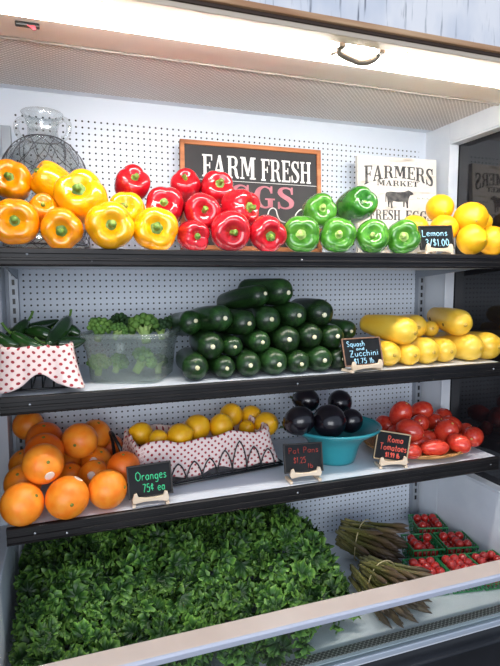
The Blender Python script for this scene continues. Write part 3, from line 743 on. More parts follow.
def liner(name, lab, loc, yw, wd, dp, rim, hem, flare, inner_drop, grp=None, rimwave=0):
    """dotted cloth pressed into a tray: inside floor, up the walls, over the rim and hanging outside; hem(u) = hem height for position u on the loop"""
    n = 160; hw, hd = wd/2, dp/2
    def loop(u, ex):
        q = 2*PI*u - PI*.75                 # u=0..0.25 front edge (-y), then right, back, left
        c, s = math.cos(q), math.sin(q); k = (abs(c)**7+abs(s)**7)**(-1/7)
        return Vector((c*k*(hw+ex), s*k*(hd+ex), 0)), Vector((c, s, 0)).normalized()
    def fn(u, v):
        wob = rimwave*math.sin(2*PI*u*7+.6)+rimwave*.6*math.sin(2*PI*u*12)+.0014*math.sin(2*PI*u*13)+.0008*math.sin(2*PI*u*29+1)
        if v < .25:
            k = v/.25; p, nrm = loop(u, -.02); p = p*(.02+.98*k); p.z = rim-inner_drop+.002*math.sin(30*u+8*k); return p
        if v < .5:
            k = (v-.25)/.25; p, nrm = loop(u, -.02+.018*k); p.z = rim-inner_drop*(1-k)+wob*k; return p
        if v < .58:
            k = (v-.5)/.08; p, nrm = loop(u, -.002+.008*k); p.z = rim+.004*math.sin(PI*k)+wob; return p
        k = (v-.58)/.42; f = flare(u) if callable(flare) else flare
        p, nrm = loop(u, .006+.004*k+f*k**1.5+(.003*math.sin(2*PI*u*9)+.0015*math.sin(2*PI*u*19+2))*k)
        z1 = hem(u); p.z = rim+wob*(1-k)+(z1-rim)*k; return p
    arc = [0]
    for k in range(n): arc.append(arc[-1]+(loop((k+1)/n, 0)[0]-loop(k/n, 0)[0]).length)
    def uvf(u, v):
        k = int(round(u*n)); hl = rim-hem(u)
        return (arc[k], inner_drop+(v-.5)/.08*.008 if v < .58 else inner_drop+.008+(v-.58)/.42*hl)
    b = MB().sheet(fn, n, 44, uvf, True)
    o = b.build(name, POLKA, None, True, 0, loc, (0, 0, yw), thick=.0016)
    return tag(o, lab, 'cloth', grp)
# chili tray: low black wire tray, cloth over it
JL = (-.066, 1.265, H-.236)
tr = thing('wire_tray', 'low black wire tray under the dotted cloth at the left of the middle shelf', 'tray', JL)
w_ = MB()
for z in (.006, .075):
    w_.tube([(-.066, -.085, z), (.066, -.085, z), (.066, .085, z), (-.066, .085, z)], .0025, 8, True)
w_.build('rim_wire', BLACK, tr)
for k in range(6):
    x = -.055+k*.022
    MB().tube([(x, -.085, .075), (x, -.083, .006), (x, .083, .006), (x, .085, .075)], .0018, 6).build('cross_wire', BLACK, tr)
def hemJ(u):
    # front edge: arched hem, lowest at the right corner
    if u < .27:
        x = u/.25
        return .094 - .09*(1-.42*math.exp(-((x-.55)/.26)**2)) if x < 1.05 else .006
    if u < .5: return .01+.03*(u-.27)/.23
    return .05
liner('tray_cloth', 'white cloth with red dots and arched hem, draped under the green chilies', JL, 0, .140, .185, .094, hemJ, lambda u: .016 if .2 < u < .3 else .004, .03)

# ------------------------------------------------------------------ clear tub with broccoli
t = NT('frosted_clear_plastic'); tr_ = t.n('ShaderNodeBsdfTransparent'); tr_.inputs[0].default_value = (.93, .95, .94, 1)
df = t.n('ShaderNodeBsdfTranslucent'); df.inputs[0].default_value = lin('#c9d2cc'); di = t.n('ShaderNodeBsdfDiffuse'); di.inputs[0].default_value = lin('#c5cec9')
m0 = t.n('ShaderNodeMixShader'); t.l(df.outputs[0], m0.inputs[1]); t.l(di.outputs[0], m0.inputs[2])
m1 = t.n('ShaderNodeMixShader'); m1.inputs[0].default_value = .17; t.l(tr_.outputs[0], m1.inputs[1]); t.l(m0.outputs[0], m1.inputs[2])
gl = t.n('ShaderNodeBsdfGlossy'); gl.inputs['Roughness'].default_value = .12; lw = t.n('ShaderNodeLayerWeight'); fac = t.math('ADD', t.math('MULTIPLY', t.math('POWER', lw.outputs['Facing'], 4.0), .5), .035)
m2 = t.n('ShaderNodeMixShader'); t.l(fac, m2.inputs[0]); t.l(m1.outputs[0], m2.inputs[1]); t.l(gl.outputs[0], m2.inputs[2]); t.l(m2.outputs[0], t.o.inputs[0])
PLAST = t.m
tub = thing('plastic_tub', 'clear frosted plastic tub of broccoli on the middle shelf beside the dotted cloth', 'tub', (.150, 1.300, H-.238), (0, 0, math.radians(-24)))
def tub_loop(u, hw, hd):
    q = 2*PI*u; c, s = math.cos(q), math.sin(q); k = (abs(c)**6+abs(s)**6)**(-1/6); return c*k*hw, s*k*hd
HW, HD, TH = .100, .105, .116
def tub_fn(u, v):
    if v < .15: k = .02+.98*v/.15; x, y = tub_loop(u, HW*.84*k, HD*.84*k); return (x, y, .002)
    k = (v-.15)/.85; f = .85+.11*k; f = f if k < .68 else f+.025; x, y = tub_loop(u, HW*f, HD*f); return (x, y, .002+(TH-.004)*k)
MB().sheet(tub_fn, 72, 30, None, True).build('tub_wall', PLAST, tub, thick=.0015)
def rim_fn(u, v):
    f, z = [(.985, TH-.002), (1.03, TH), (1.05, TH-.004), (1.045, TH-.010)][int(round(v*3))]; x, y = tub_loop(u, HW*f, HD*f); return (x, y, z)
MB().sheet(rim_fn, 72, 3, None, True).build('tub_rim', PLAST, tub, thick=.0015)
BRM = [mottled('broccoli_green', '#446c2a', '#6f9640', 30, .7, .9, 260, rand=.2), mottled('dark_broccoli', '#1f3b1c', '#355a2a', 30, .7, .9, 260)]
BRST = mottled('broccoli_stalk', '#8fae5c', '#b2c97e', 14, .6)
def florets(seed, r, rows):
    """curd dome: many little bud clusters on a hemisphere, one mesh"""
    R = random.Random(seed); b = MB()
    for k in range(rows):
        z = 1-1.25*(k+.5)/rows; q = k*2.39996; s = math.sqrt(max(0, 1-z*z))
        c = Vector((s*math.cos(q), s*math.sin(q), z*.8))*r*R.uniform(.82, 1.0); rr = r*R.uniform(.20, .30)
        sub = ball(lambda th, t: (c.x+rr*math.sin(t)*math.cos(th)*(1+.22*math.sin(5*th+7*t)), c.y+rr*math.sin(t)*math.sin(th)*(1+.22*math.sin(4*th+9*t)), c.z+rr*math.cos(t)*(1+.15*math.sin(6*th))), 12, 8)
        b.add(sub.v, sub.f)
    return b
for i, (lab, p, r) in enumerate(BROCCOLI):
    dark = 'dark' in lab; inside = 'inside' in lab or 'wall' in lab
    p = Vector(p)
    if not inside: p.z -= r*.15
    e = thing('broccoli', lab, 'broccoli', p, (.35+.2*math.sin(i), .2*math.cos(i*2), i), 'broccoli heads in the clear tub')
    florets(i, r, 30).build('floret_crown', BRM[1 if dark else 0], e)
    s = MB()
    s.tube([(0, 0, -r*.2), (0, 0, -r*1.3)], [r*.4, r*.34], 10)
    for k in range(6):
        q = k*PI/3; s.tube([(0, 0, -r*.8), (r*.4*math.cos(q), r*.4*math.sin(q), -r*.2), (r*.75*math.cos(q), r*.75*math.sin(q), r*.15)], [r*.2, r*.15, r*.1], 7)
    s.build('stalk', BRST, e)

# ------------------------------------------------------------------ wire basket with lemons
BY = math.radians(7.6); BL = (.326, 1.366, H-.517)
bk = thing('wire_basket', 'long black wire basket with pointed arches, lined with dotted cloth', 'basket', BL, (0, 0, BY))
w_ = MB(); hw, hd = .208, .104
w_.tube([(-hw, -hd, .008), (hw, -hd, .008), (hw, hd, .008), (-hw, hd, .008)], .004, 8, True)
w_.tube([(-hw, -hd, .016), (hw, -hd, .016), (hw, hd, .016), (-hw, hd, .016)], .0025, 8, True)
w_.build('base_frame', BLACK, bk)
BASKWIRE = []
for sgn in (-1, 1):
    for k in range(9):
        x = -hw+.03+k*.0425; hgt = .060+.034*math.exp(-((x-.075)/.045)**2)
        if sgn > 0: hgt = .06
        pts = [(x-.021, sgn*(hd+.001), .010), (x-.019, sgn*(hd+.001), hgt*.45), (x-.010, sgn*(hd+.001), hgt*.82), (x, sgn*(hd+.001), hgt), (x+.010, sgn*(hd+.001), hgt*.82), (x+.019, sgn*(hd+.001), hgt*.45), (x+.021, sgn*(hd+.001), .010)]
        MB().tube(smoothpath(pts[:4], 4)+smoothpath(pts[3:], 4)[1:], .0019, 7).build('arch_wire', BLACK, bk)
for sgn in (-1,):
    w_ = MB(); pts = [(sgn*(hw+.004), -.06, .01), (sgn*(hw+.012), -.05, .09), (sgn*(hw+.022), -.03, .122), (sgn*(hw+.024), 0, .130), (sgn*(hw+.022), .03, .122), (sgn*(hw+.012), .05, .09), (sgn*(hw+.004), .06, .01)]
    w_.tube(smoothpath(pts, 5), .0045, 8); w_.build('end_handle', BLACK, bk)
def hemB(u):
    if .22 < u < .30: return .022-.012*math.exp(-((u-.26)/.025)**2)+.02*max(0, .24-u)
    if u < .25:
        x = u/.25; return .022+.010*math.sin(x*14)
    if u < .5: return .03
    return .045
liner('basket_liner', 'white cloth with red dots lining the lemon basket, folded over its rim', (BL[0], BL[1], BL[2]), BY, .366, .166, .107, hemB, lambda u: .001+.016*math.exp(-((u-.265)/.03)**2)+.014*math.exp(-((u-.99)/.02)**2), .075, None, .0045)

# ------------------------------------------------------------------ teal bowl, woven plate
bw = thing('teal_bowl', 'teal flared plastic bowl of black eggplants on the lowest shelf', 'bowl', (.712, 1.300, H-.517))
TEAL = mottled('teal_plastic', '#27858f', '#2f959d', 4, .28, coat=.2)
MB().lathe([(0, .006), (.046, .006), (.053, .012), (.064, .05), (.080, .074), (.116, .094), (.124, .098), (.128, .102), (.131, .100), (.129, .095), (.122, .091), (.087, .069), (.072, .048), (.062, .010), (.058, .0), (0, 0)], 64).build('bowl_body', TEAL, bw)
MB().tube([(.1295*math.cos(k*PI/32), .1295*math.sin(k*PI/32), .1005) for k in range(64)], .0042, 8, True).build('rolled_rim', TEAL, bw)
pl = thing('woven_plate', 'round woven tan plate heaped with roma tomatoes at the right', 'plate', (.998, 1.316, H-.517))
t = NT('woven_straw'); v = t.coord('Object'); wv = t.n('ShaderNodeTexWave', wave_type='RINGS', rings_direction='Z'); wv.inputs['Scale'].default_value = 55; wv.inputs['Distortion'].default_value = 1.2; t.l(v, wv.inputs['Vector'])
t.bump(wv.outputs['Fac'], .6, .002); STRAW = t.set(.6, 0, .3, 0, t.mix(wv.outputs['Fac'], lin('#a8743f'), lin('#cf9a62')))
MB().lathe([(0, .004), (.10, .004), (.125, .009), (.150, .020), (.154, .019), (.152, .014), (.128, .003), (.10, 0), (0, 0)], 64).build('plate_body', STRAW, pl)
w_ = MB()
for k in range(2):
    w_.tube([((.1525+.0022*math.cos(q*9+k*PI))*math.cos(q), (.1525+.0022*math.cos(q*9+k*PI))*math.sin(q), .0195+.002*math.sin(q*9+k*PI)) for q in [2*PI*j/144 for j in range(144)]], .0026, 6, True)
w_.build('braided_rim', STRAW, pl)

# ------------------------------------------------------------------ wire-netted glass jar
jar = thing('glass_jar', 'big clear glass jar wrapped in wire netting, behind the yellow peppers', 'jar', (-.040, 1.437, H+.0665))
t = NT('clear_jar_glass'); tr_ = t.n('ShaderNodeBsdfTransparent'); tr_.inputs[0].default_value = (.95, .97, .97, 1)
gl = t.n('ShaderNodeBsdfGlossy'); gl.inputs['Roughness'].default_value = .16; lw = t.n('ShaderNodeLayerWeight')
mx = t.n('ShaderNodeMixShader'); t.l(t.math('ADD', t.math('MULTIPLY', t.math('POWER', lw.outputs['Facing'], 2.5), .6), .10), mx.inputs[0])
t.l(tr_.outputs[0], mx.inputs[1]); t.l(gl.outputs[0], mx.inputs[2]); t.l(mx.outputs[0], t.o.inputs[0]); GL = t.m
def dome(r, n=12): return [(r*math.cos(q), .185+1.05*r*math.sin(q)) for q in [PI/2*.74*k/n for k in range(n+1)]]
outer = [(0, .002), (.075, .002), (.088, .010), (.097, .06)] + dome(.100) + [(.036, .292), (.035, .305), (.040, .330), (.050, .345)]
inner = [(.048, .347), (.037, .331), (.032, .305), (.033, .290)] + dome(.0965)[::-1] + [(.0935, .06), (.085, .014), (.07, .006), (0, .006)]
MB().lathe(outer+inner, 56).build('jar_body', GL, jar)
for sgn in (-1, 1):
    q = .35
    pts = [(sgn*.034, 0, .322), (sgn*.052, 0, .332), (sgn*.064, 0, .322), (sgn*.064, 0, .304), (sgn*.056, 0, .288), (sgn*.046, 0, .286)]
    MB().tube(smoothpath(pts, 5), .0062, 10).build('jar_handle', GL, jar, rot=(0, 0, -.3))
WIRE = plain('dark_netting_wire', '#5a5c62', .45, .6)
prof = [(.1025, .02), (.1035, .06)] + [(r+.0005, z) for r, z in dome(.1035)]
def on_jar(z):
    for (r0, z0), (r1, z1) in zip(prof, prof[1:]):
        if z <= z1: return r0+(r1-r0)*(z-z0)/(z1-z0)
    return prof[-1][0]
net = MB(); NW = 14
for sgn in (-1, 1):
    for k in range(NW):
        pts = []
        for j in range(37):
            z = .02+.261*j/36; zz = (z-.02)/.261; wig = .10*math.sin(zz*8*PI*.75)
            q = 2*PI*k/NW + sgn*(zz*2.6+wig); r = on_jar(z); pts.append((r*math.cos(q), r*math.sin(q), z))
        net.tube(pts, .0010, 5)
net.build('wire_netting', WIRE, jar)
for r, z in ((.043, .283), (.103, .02)):
    MB().tube([(r*math.cos(q), r*math.sin(q), z) for q in [2*PI*j/40 for j in range(40)]], .002, 6, True).build('wire_ring', WIRE, jar)

# ------------------------------------------------------------------ lettering
# block slab-serif letters as thick strokes: (width, list of pieces). A piece is ('b',x0,y0,x1,y1) bar or ('c',points,halfwidths)
def slab(ch):
    T, t_, s = .17, .055, .30          # thick stem, thin bar, serif width
    st = lambda x: [('b', x, 0, x+T, 1), ('b', x-.07, 0, x+T+.07, .07), ('b', x-.07, .93, x+T+.07, 1)]
    if ch == 'F': return .58, st(.07)+[('b', .1, .93, .58, 1), ('b', .52, .74, .58, 1), ('b', .2, .48, .46, .55), ('b', .40, .38, .46, .65)]
    if ch == 'E': return .60, st(.07)+[('b', .1, .93, .58, 1), ('b', .52, .76, .58, 1), ('b', .2, .48, .46, .55), ('b', .40, .38, .46, .65), ('b', .1, 0, .60, .07), ('b', .54, 0, .60, .26)]
    if ch == 'H': return .76, st(.07)+st(.52)+[('b', .2, .47, .55, .54)]
    if ch == 'T': return .62, [('b', .225, 0, .395, 1), ('b', .15, 0, .47, .07), ('b', 0, .93, .62, 1), ('b', 0, .74, .06, 1), ('b', .56, .74, .62, 1)]
    if ch == 'K': return .74, st(.07)+[('q', (.24, .42), (.30, .36), (.62, .97), (.54, .97)), ('q', (.30, .56), (.44, .62), (.70, .03), (.50, .03)), ('b', .46, 0, .74, .07), ('b', .44, .93, .70, 1)]
    if ch == 'M': return .92, [('b', .08, 0, .15, 1), ('b', 0, 0, .23, .07), ('b', .64, 0, .83, 1), ('b', .57, 0, .92, .07), ('b', 0, .93, .2, 1), ('b', .70, .93, .92, 1), ('q', (.08, 1), (.30, 1), (.52, .15), (.40, .15)), ('q', (.40, .15), (.48, .15), (.72, 1), (.62, 1))]
    if ch == 'A': return .74, [('q', (.02, .03), (.10, .03), (.40, 1), (.31, 1)), ('q', (.44, .03), (.64, .03), (.42, 1), (.30, 1)), ('b', .16, .28, .52, .35), ('b', 0, 0, .22, .07), ('b', .38, 0, .74, .07)]
    if ch == 'R': return .72, st(.07)+[('c', [(.2, .965), (.40, .965), (.52, .88), (.54, .74), (.52, .60), (.40, .51), (.2, .50)], [.035, .035, .06, .085, .06, .035, .035]), ('c', [(.38, .50), (.50, .40), (.54, .2), (.60, .06), (.70, .05)], [.04, .075, .085, .06, .03])]
    if ch == 'S': return .58, [('c', [(.50, .74), (.46, .90), (.30, .965), (.14, .90), (.11, .74), (.20, .60), (.38, .46), (.48, .32), (.45, .12), (.28, .035), (.11, .10), (.06, .28)], [.03, .035, .035, .06, .085, .09, .095, .09, .06, .035, .035, .03]), ('b', .47, .68, .53, 1), ('b', .03, 0, .09, .32)]
    if ch == 'G': return .70, [('c', [(.58, .74), (.52, .90), (.36, .965), (.20, .86), (.13, .66), (.12, .45), (.17, .2), (.32, .04), (.48, .06), (.55, .2)], [.03, .035, .035, .07, .09, .09, .08, .04, .04, .05]), ('b', .47, .05, .63, .44), ('b', .38, .38, .70, .45), ('b', .56, .68, .62, 1)]
    return .35, []
def piece_poly(pc):
    if pc[0] == 'b': return [(pc[1], pc[2]), (pc[3], pc[2]), (pc[3], pc[4]), (pc[1], pc[4])]
    return list(pc[1:5])
def slab_text(txt, height, xscale, xform, thick=.0012, gap=.07):
    """letters in one mesh; xform(x, y) maps text space (y 0..1) to board (x, z)"""
    b = MB(); x = 0
    ws = sum((slab(c)[0]+gap)*xscale for c in txt)-gap*xscale
    for c in txt:
        w0, pcs = slab(c)
        for i, pc in enumerate(pcs):
            th = thick*(1+.05*i)
            if pc[0] == 'c':
                P = smoothpath([(px, py, 0) for px, py in pc[1]], 4); hwid = pc[2]; m = len(P)
                L = []; Rr = []
                for j, p in enumerate(P):
                    k = j/(m-1)*(len(hwid)-1); a = int(k); f = k-a; hw_ = hwid[a]+(hwid[min(a+1, len(hwid)-1)]-hwid[a])*f
                    tn = (P[min(j+1, m-1)]-P[max(j-1, 0)]).normalized(); nr = Vector((-tn.y, tn.x, 0)); L.append(p+nr*hw_); Rr.append(p-nr*hw_)
                for j in range(m-1):
                    poly = [xform((x+q.x*xscale)/ws, q.y) for q in (L[j], L[j+1], Rr[j+1], Rr[j])]
                    b.prism(poly, -th, 0)
            else:
                b.prism([xform((x+px*xscale)/ws, py) for px, py in piece_poly(pc)], -th, 0)
        x += (w0+gap)*xscale
    return b
# hand-lettered chalk glyphs: strokes on a unit grid (x-height .55, cap 1)
GLY = {
 'L': (.55, ['.08,1 .08,.5 .08,0 .5,.02']), 'e': (.48, ['.08,.3 .4,.34 .36,.54 .2,.56 .06,.4 .06,.18 .2,.0 .42,.08']),
 'm': (.7, ['.06,.54 .06,.0', '.06,.38 .2,.54 .32,.46 .33,.0', '.33,.38 .48,.54 .6,.46 .62,.0']), 'o': (.5, ['.24,.54 .06,.4 .06,.14 .24,.0 .42,.14 .42,.4 .24,.54']),
 'n': (.5, ['.06,.54 .06,.0', '.06,.36 .2,.54 .36,.48 .4,.3 .4,.0']), 's': (.42, ['.34,.48 .2,.56 .07,.44 .2,.3 .34,.16 .2,.0 .05,.08']),
 'S': (.55, ['.45,.85 .28,1 .08,.84 .14,.6 .38,.42 .44,.18 .26,.0 .05,.12']), 'q': (.5, ['.4,.5 .22,.55 .06,.38 .08,.1 .24,.0 .4,.2', '.42,.54 .42,.1 .42,-.35']),
 'u': (.5, ['.06,.54 .06,.2 .2,.0 .36,.12 .4,.3', '.41,.54 .41,.0']), 'a': (.5, ['.4,.46 .22,.55 .06,.36 .08,.1 .24,.0 .4,.2', '.42,.54 .42,.0']),
 'h': (.5, ['.06,1 .06,.0', '.06,.36 .2,.54 .36,.48 .4,.3 .4,.0']), 'Z': (.6, ['.06,.98 .5,.98', '.5,.98 .06,.02', '.06,.02 .54,.02', '.16,.5 .42,.5']),
 'c': (.44, ['.38,.46 .22,.55 .06,.38 .06,.14 .22,.0 .38,.1']), 'i': (.2, ['.1,.54 .1,.0', '.1,.74 .1,.8']), 'd': (.5, ['.4,.46 .22,.55 .06,.36 .08,.1 .24,.0 .4,.2', '.42,1 .42,.0']),
 'l': (.2, ['.1,1 .1,.0']), 'b': (.5, ['.07,1 .07,.0', '.07,.3 .2,.54 .4,.42 .42,.16 .24,.0 .07,.12']), 'r': (.4, ['.06,.54 .06,.0', '.06,.34 .18,.52 .36,.5']),
 'g': (.5, ['.4,.46 .22,.55 .06,.36 .08,.12 .24,.02 .4,.2', '.42,.54 .42,-.1 .3,-.34 .08,-.28']), 'O': (.72, ['.36,1 .1,.8 .06,.35 .3,.0 .6,.2 .64,.7 .36,1']),
 'P': (.55, ['.08,1 .08,.0', '.08,.98 .38,.96 .46,.74 .34,.5 .08,.48']), 't': (.36, ['.18,.85 .18,.1 .3,.0', '.04,.56 .32,.56']), 'R': (.6, ['.08,1 .08,.0', '.08,.98 .38,.96 .46,.74 .34,.5 .08,.48', '.2,.48 .5,.0']),
 'T': (.6, ['.04,.98 .56,.98', '.3,.98 .3,.0']), '/': (.4, ['.04,-.08 .36,1.05']), '$': (.5, ['.42,.8 .24,.92 .08,.78 .14,.58 .36,.42 .42,.22 .24,.06 .05,.18', '.25,1.06 .25,-.06']),
 '1': (.26, ['.04,.8 .15,1', '.15,1 .15,.0']), '0': (.5, ['.24,1 .06,.7 .06,.3 .24,.0 .42,.3 .42,.7 .24,1']), '3': (.48, ['.06,.9 .24,1 .4,.8 .2,.54', '.2,.54 .42,.34 .36,.06 .18,.0 .04,.1']),
 '7': (.5, ['.04,.98 .44,.98', '.44,.98 .18,.0']), '5': (.5, ['.42,.98 .1,.98', '.1,.98 .08,.56', '.08,.56 .3,.6 .42,.36 .34,.06 .16,.0 .04,.1']), '2': (.5, ['.06,.8 .2,1 .4,.9 .38,.6 .06,.02', '.06,.02 .46,.02']),
 '9': (.48, ['.4,.74 .26,.98 .08,.86 .1,.6 .3,.52 .4,.72', '.41,.9 .38,.4 .28,.0']), '.': (.2, ['.1,.0 .1,.05']), '¢': (.44, ['.38,.72 .22,.82 .06,.66 .06,.42 .22,.28 .38,.38', '.22,1 .22,.1']), ' ': (.36, [])}
def chalk(lines, w, h, r=.0011):
    """lines: (text, x0, x1, ybase, height) in board fractions, centred board, front face y=0"""
    b = MB()
    for txt, x0, x1, yb, hh in lines:
        tot = sum(GLY[c][0]+.1 for c in txt)-.1; x = 0; R = random.Random(txt)
        for c in txt:
            dy = R.uniform(-.04, .04)
            for stq in GLY[c][1]:
                pts = [tuple(map(float, q.split(','))) for q in stq.split()]
                P = [((x0+(x+px)/tot*(x1-x0)-.5)*w, -.0003, (yb-.5)*h+(py+dy)*hh*h) for px, py in pts]
                b.tube(smoothpath(P, 3) if len(P) > 2 else P, r, 6)
            x += GLY[c][0]+.1
    return b
CHBOARD = mottled('chalkboard', '#0f1113', '#191b1e', 16, .65, spec=.25)
EASEL = mottled('light_wood_easel', '#d9bfa0', '#ecd9c0', 8, .5, stretch=(1, 6, 6))
CHALK = {k: plain(k+'_chalk', c, .8) for k, c in {'blue': '#a9dcf2', 'white_blue': '#c4e6f0', 'green': '#3fc488', 'red': '#96342b', 'orange_red': '#e8604e'}.items()}
def price_sign(key, lab, zs, lines, col, frame=None, r=.0011, clab=None):
    X, Y, Z, w, h, yw, ti, ro = SIGNS[key]
    e = thing('price_sign', lab, 'price sign', (X, Y, zs), (0, 0, yw), 'chalkboard price signs on small easels')
    ch = Z-zs; oy = .0
    bd = MB().box(-w/2, w/2, 0, .005, -h/2, h/2).build('board', CHBOARD, e, False, .001, loc=(0, oy, ch))
    bd.rotation_mode = 'QUATERNION'
    bd.rotation_quaternion = Quaternion((1, 0, 0), -ti) @ Quaternion((0, 1, 0), ro)
    if frame:
        f = MB(); q = .0035
        for a in ((-w/2, w/2, -h/2, -h/2+q), (-w/2, w/2, h/2-q, h/2), (-w/2, -w/2+q, -h/2, h/2), (w/2-q, w/2, -h/2, h/2)): f.box(a[0], a[1], -.0022, .0005, a[2], a[3])
        f.build('board_frame', frame, bd, False, .0006)
    chalk(lines, w, h, r).build('lettering', CHALK[col], bd, label=clab)
    # little easel: ledge, two upturned prongs in front, two feet and a back leg
    zb = ch-h/2*math.cos(ti); yb = -h/2*math.sin(ti)
    es = MB()
    ew = w*.37
    ledge = [(-ew-.004, -.0), (-ew, .014), (-ew+.006, .016), (-ew+.010, .006), (-ew*.3, .0035), (ew*.3, .0035), (ew-.010, .006), (ew-.006, .016), (ew, .014), (ew+.004, 0), (ew, -.008), (ew*.4, -.0045), (-ew*.4, -.0045), (-ew, -.008)]
    lz = max(zb-.001, .0085)
    es.prism([(x, z+lz) for x, z in ledge], yb-.013, yb-.006)
    es.build('easel_front', EASEL, e, False, .0008)
    for x in (-ew, ew): MB().box(x-.004, x+.004, yb-.012, yb+.032, 0.0003, .007).build('easel_foot', EASEL, e, False, .0008)
    MB().tube([(0, yb+.030, .004), (0, .020+h*.12*math.sin(ti), ch+h*.15)], .003, 6).build('easel_back_leg', EASEL, e)
    return e
FRB = mottled('brown_wood_edge', '#7a5a46', '#94705a', 8, .6); FRT = mottled('tan_wood_edge', '#a08a6a', '#b9a482', 8, .6); FRD = plain('dark_edge', '#2b2724', .6)
price_sign('lemons', 'chalkboard price sign reading Lemons 3/$1.00 on the top shelf', H+.066, [('Lemons', .08, .84, .56, .26), ('3/$1.00', .16, .86, .15, .28)], 'blue', FRD)
price_sign('squash', 'brown-edged chalkboard price sign reading Squash and Zucchini, before the squash', H-.238, [('Squash', .12, .58, .70, .18), ('and', .34, .55, .56, .10), ('Zucchini', .16, .90, .34, .22), ('$1.75 lb.', .24, .80, .08, .18)], 'blue', FRB, .0010)
price_sign('oranges', 'chalkboard price sign with green lettering Oranges 75¢ ea, beside the oranges', H-.517, [('Oranges', .18, .88, .52, .26), ('75¢ ea', .32, .82, .16, .24)], 'green', FRD)
price_sign('pat', 'chalkboard price sign with dim red lettering in front of the teal bowl', H-.517, [('Pat Pans', .12, .90, .66, .20), ('$1.25', .24, .56, .32, .20), ('lb', .60, .74, .14, .16)], 'red', FRD, .0009)
price_sign('roma', 'tilted chalkboard price sign reading Roma Tomatoes, in front of the tomato plate', H-.517, [('Roma', .34, .80, .64, .22), ('Tomatoes', .14, .94, .36, .22), ('$1.99 lb', .34, .76, .12, .16)], 'orange_red', FRT, .0012)

def wall_sign(name, lab, spec, thick, mat):
    X, Y, Z, w, h, yw, ti, ro = spec
    e = thing(name, lab, 'sign', (X, Y, H+.066), (0, 0, yw))
    bd = MB().box(-w/2, w/2, 0, thick, -h/2, h/2).build('sign_panel', mat, e, False, .0015, loc=(0, 0, Z-H-.066))
    bd.rotation_mode = 'QUATERNION'; bd.rotation_quaternion = Quaternion((1, 0, 0), -ti) @ Quaternion((0, 1, 0), ro)
    return e, bd, w, h
e, bd, w, h = wall_sign('farm_sign', 'black wooden sign reading FARM FRESH EGGS in an orange-brown frame', FARM, .012, mottled('black_sign_paint', '#1b1a1d', '#29272a', 7, .6))
FRM = mottled('orange_brown_wood', '#a05c30', '#c07a48', 6, .5, stretch=(1, 8, 8))
q = .013
for a in ((-w/2, w/2, -h/2, -h/2+q), (-w/2, w/2, h/2-q, h/2), (-w/2, -w/2+q, -h/2, h/2), (w/2-q, w/2, -h/2, h/2)):
    MB().box(a[0], a[1], -.006, .012, a[2], a[3]).build('frame_strip', FRM, bd, False, .0015)
WP = mottled('worn_white_paint', '#d9d5d0', '#f2efec', 30, .7); PK = mottled('worn_pink_paint', '#a5606b', '#bd7781', 30, .7)
fx = lambda x0, x1, z0, hh, sl=0: (lambda u, v: ((x0+u*(x1-x0)-.5)*w, (.5-z0)*h + v*hh*h))
slab_text('FARM', .1, 1, fx(.150, .52, .325, .205)).build('lettering', WP, bd, False, label='white slab lettering FARM')
slab_text('FRESH', .1, 1, fx(.560, .925, .330, .205)).build('lettering', WP, bd, False, label='white slab lettering FRESH')
slab_text('EGGS', .1, 1, fx(.185, .800, .590, .210)).build('lettering', PK, bd, False, label='pink slab lettering EGGS')
MB().box(-w/2+q, w/2-q, -.0006, 0, (.5-.352)*h-.0006, (.5-.352)*h+.0006).build('plank_seam', WP, bd, False)
hen = [(x+.02, z-.115) for x, z in [(.57, .86), (.585, .76), (.60, .715), (.625, .70), (.645, .72), (.655, .77), (.68, .82), (.74, .835), (.78, .82), (.79, .75), (.83, .70), (.87, .73), (.90, .80), (.88, .92), (.80, .97), (.66, .96)]]
MB().tube(smoothpath([((x-.5)*w, -.0004, (.5-z)*h) for x, z in hen], 4), .0018, 6).build('hen_outline', WP, bd, label='white hen outline')

t = NT('distressed_white_wood'); v = t.coord('Object', (6, 6, 30)); v2 = t.coord('Object', (3, 3, 3))
n1 = t.ramp(t.noise(v, 2.0, 6), [(.56, (0, 0, 0, 1)), (.72, (1, 1, 1, 1))])
DIST = t.set(.7, 0, .3, 0, t.mix(n1, t.ramp(t.noise(v2, 3, 3), [(.35, lin('#d6cfc6')), (.65, lin('#e9e4dc'))]), lin('#b3a798')))
e, bd, w, h = wall_sign('market_sign', 'distressed white wooden sign reading FARMERS MARKET FRESH EGGS with a cow', MARKET, .016, DIST)
INK = mottled('worn_grey_ink', '#3a3a3d', '#77756f', 45, .8, lo=.4, hi=.75)
arch = lambda x0, x1, z0, hh: (lambda u, v: ((x0+u*(x1-x0)-.5)*w, (.5-z0)*h + v*hh*h + (v-1)*.085*h*(2*abs(u-.5))**2.2 - .012*h*v*(2*abs(u-.5))**2))
slab_text('FARMERS', .1, 1, arch(.085, .955, .215, .125)).build('lettering', INK, bd, False, label='arched grey lettering FARMERS')
slab_text('MARKET', .1, 1.3, fx(.24, .76, .298, .055)).build('lettering', INK, bd, False, label='small grey lettering MARKET')
slab_text('FRESH', .1, 1.1, fx(.15, .53, .655, .105)).build('lettering', INK, bd, False, label='grey lettering FRESH')
slab_text('EGGS', .1, 1.1, fx(.60, .95, .655, .105)).build('lettering', INK, bd, False, label='grey lettering EGGS')
cow = [(.345, .385), (.36, .365), (.40, .358), (.50, .362), (.58, .356), (.615, .345), (.63, .338), (.655, .345), (.685, .358), (.70, .378), (.675, .388), (.655, .392), (.64, .42), (.632, .45), (.628, .49), (.63, .525), (.612, .525), (.608, .48), (.595, .455), (.585, .48), (.583, .515), (.568, .515), (.566, .46), (.50, .463), (.44, .455), (.43, .475), (.433, .53), (.413, .53), (.408, .48), (.398, .465), (.392, .50), (.394, .52), (.378, .52), (.372, .46), (.365, .42), (.358, .40), (.352, .47), (.345, .47)]
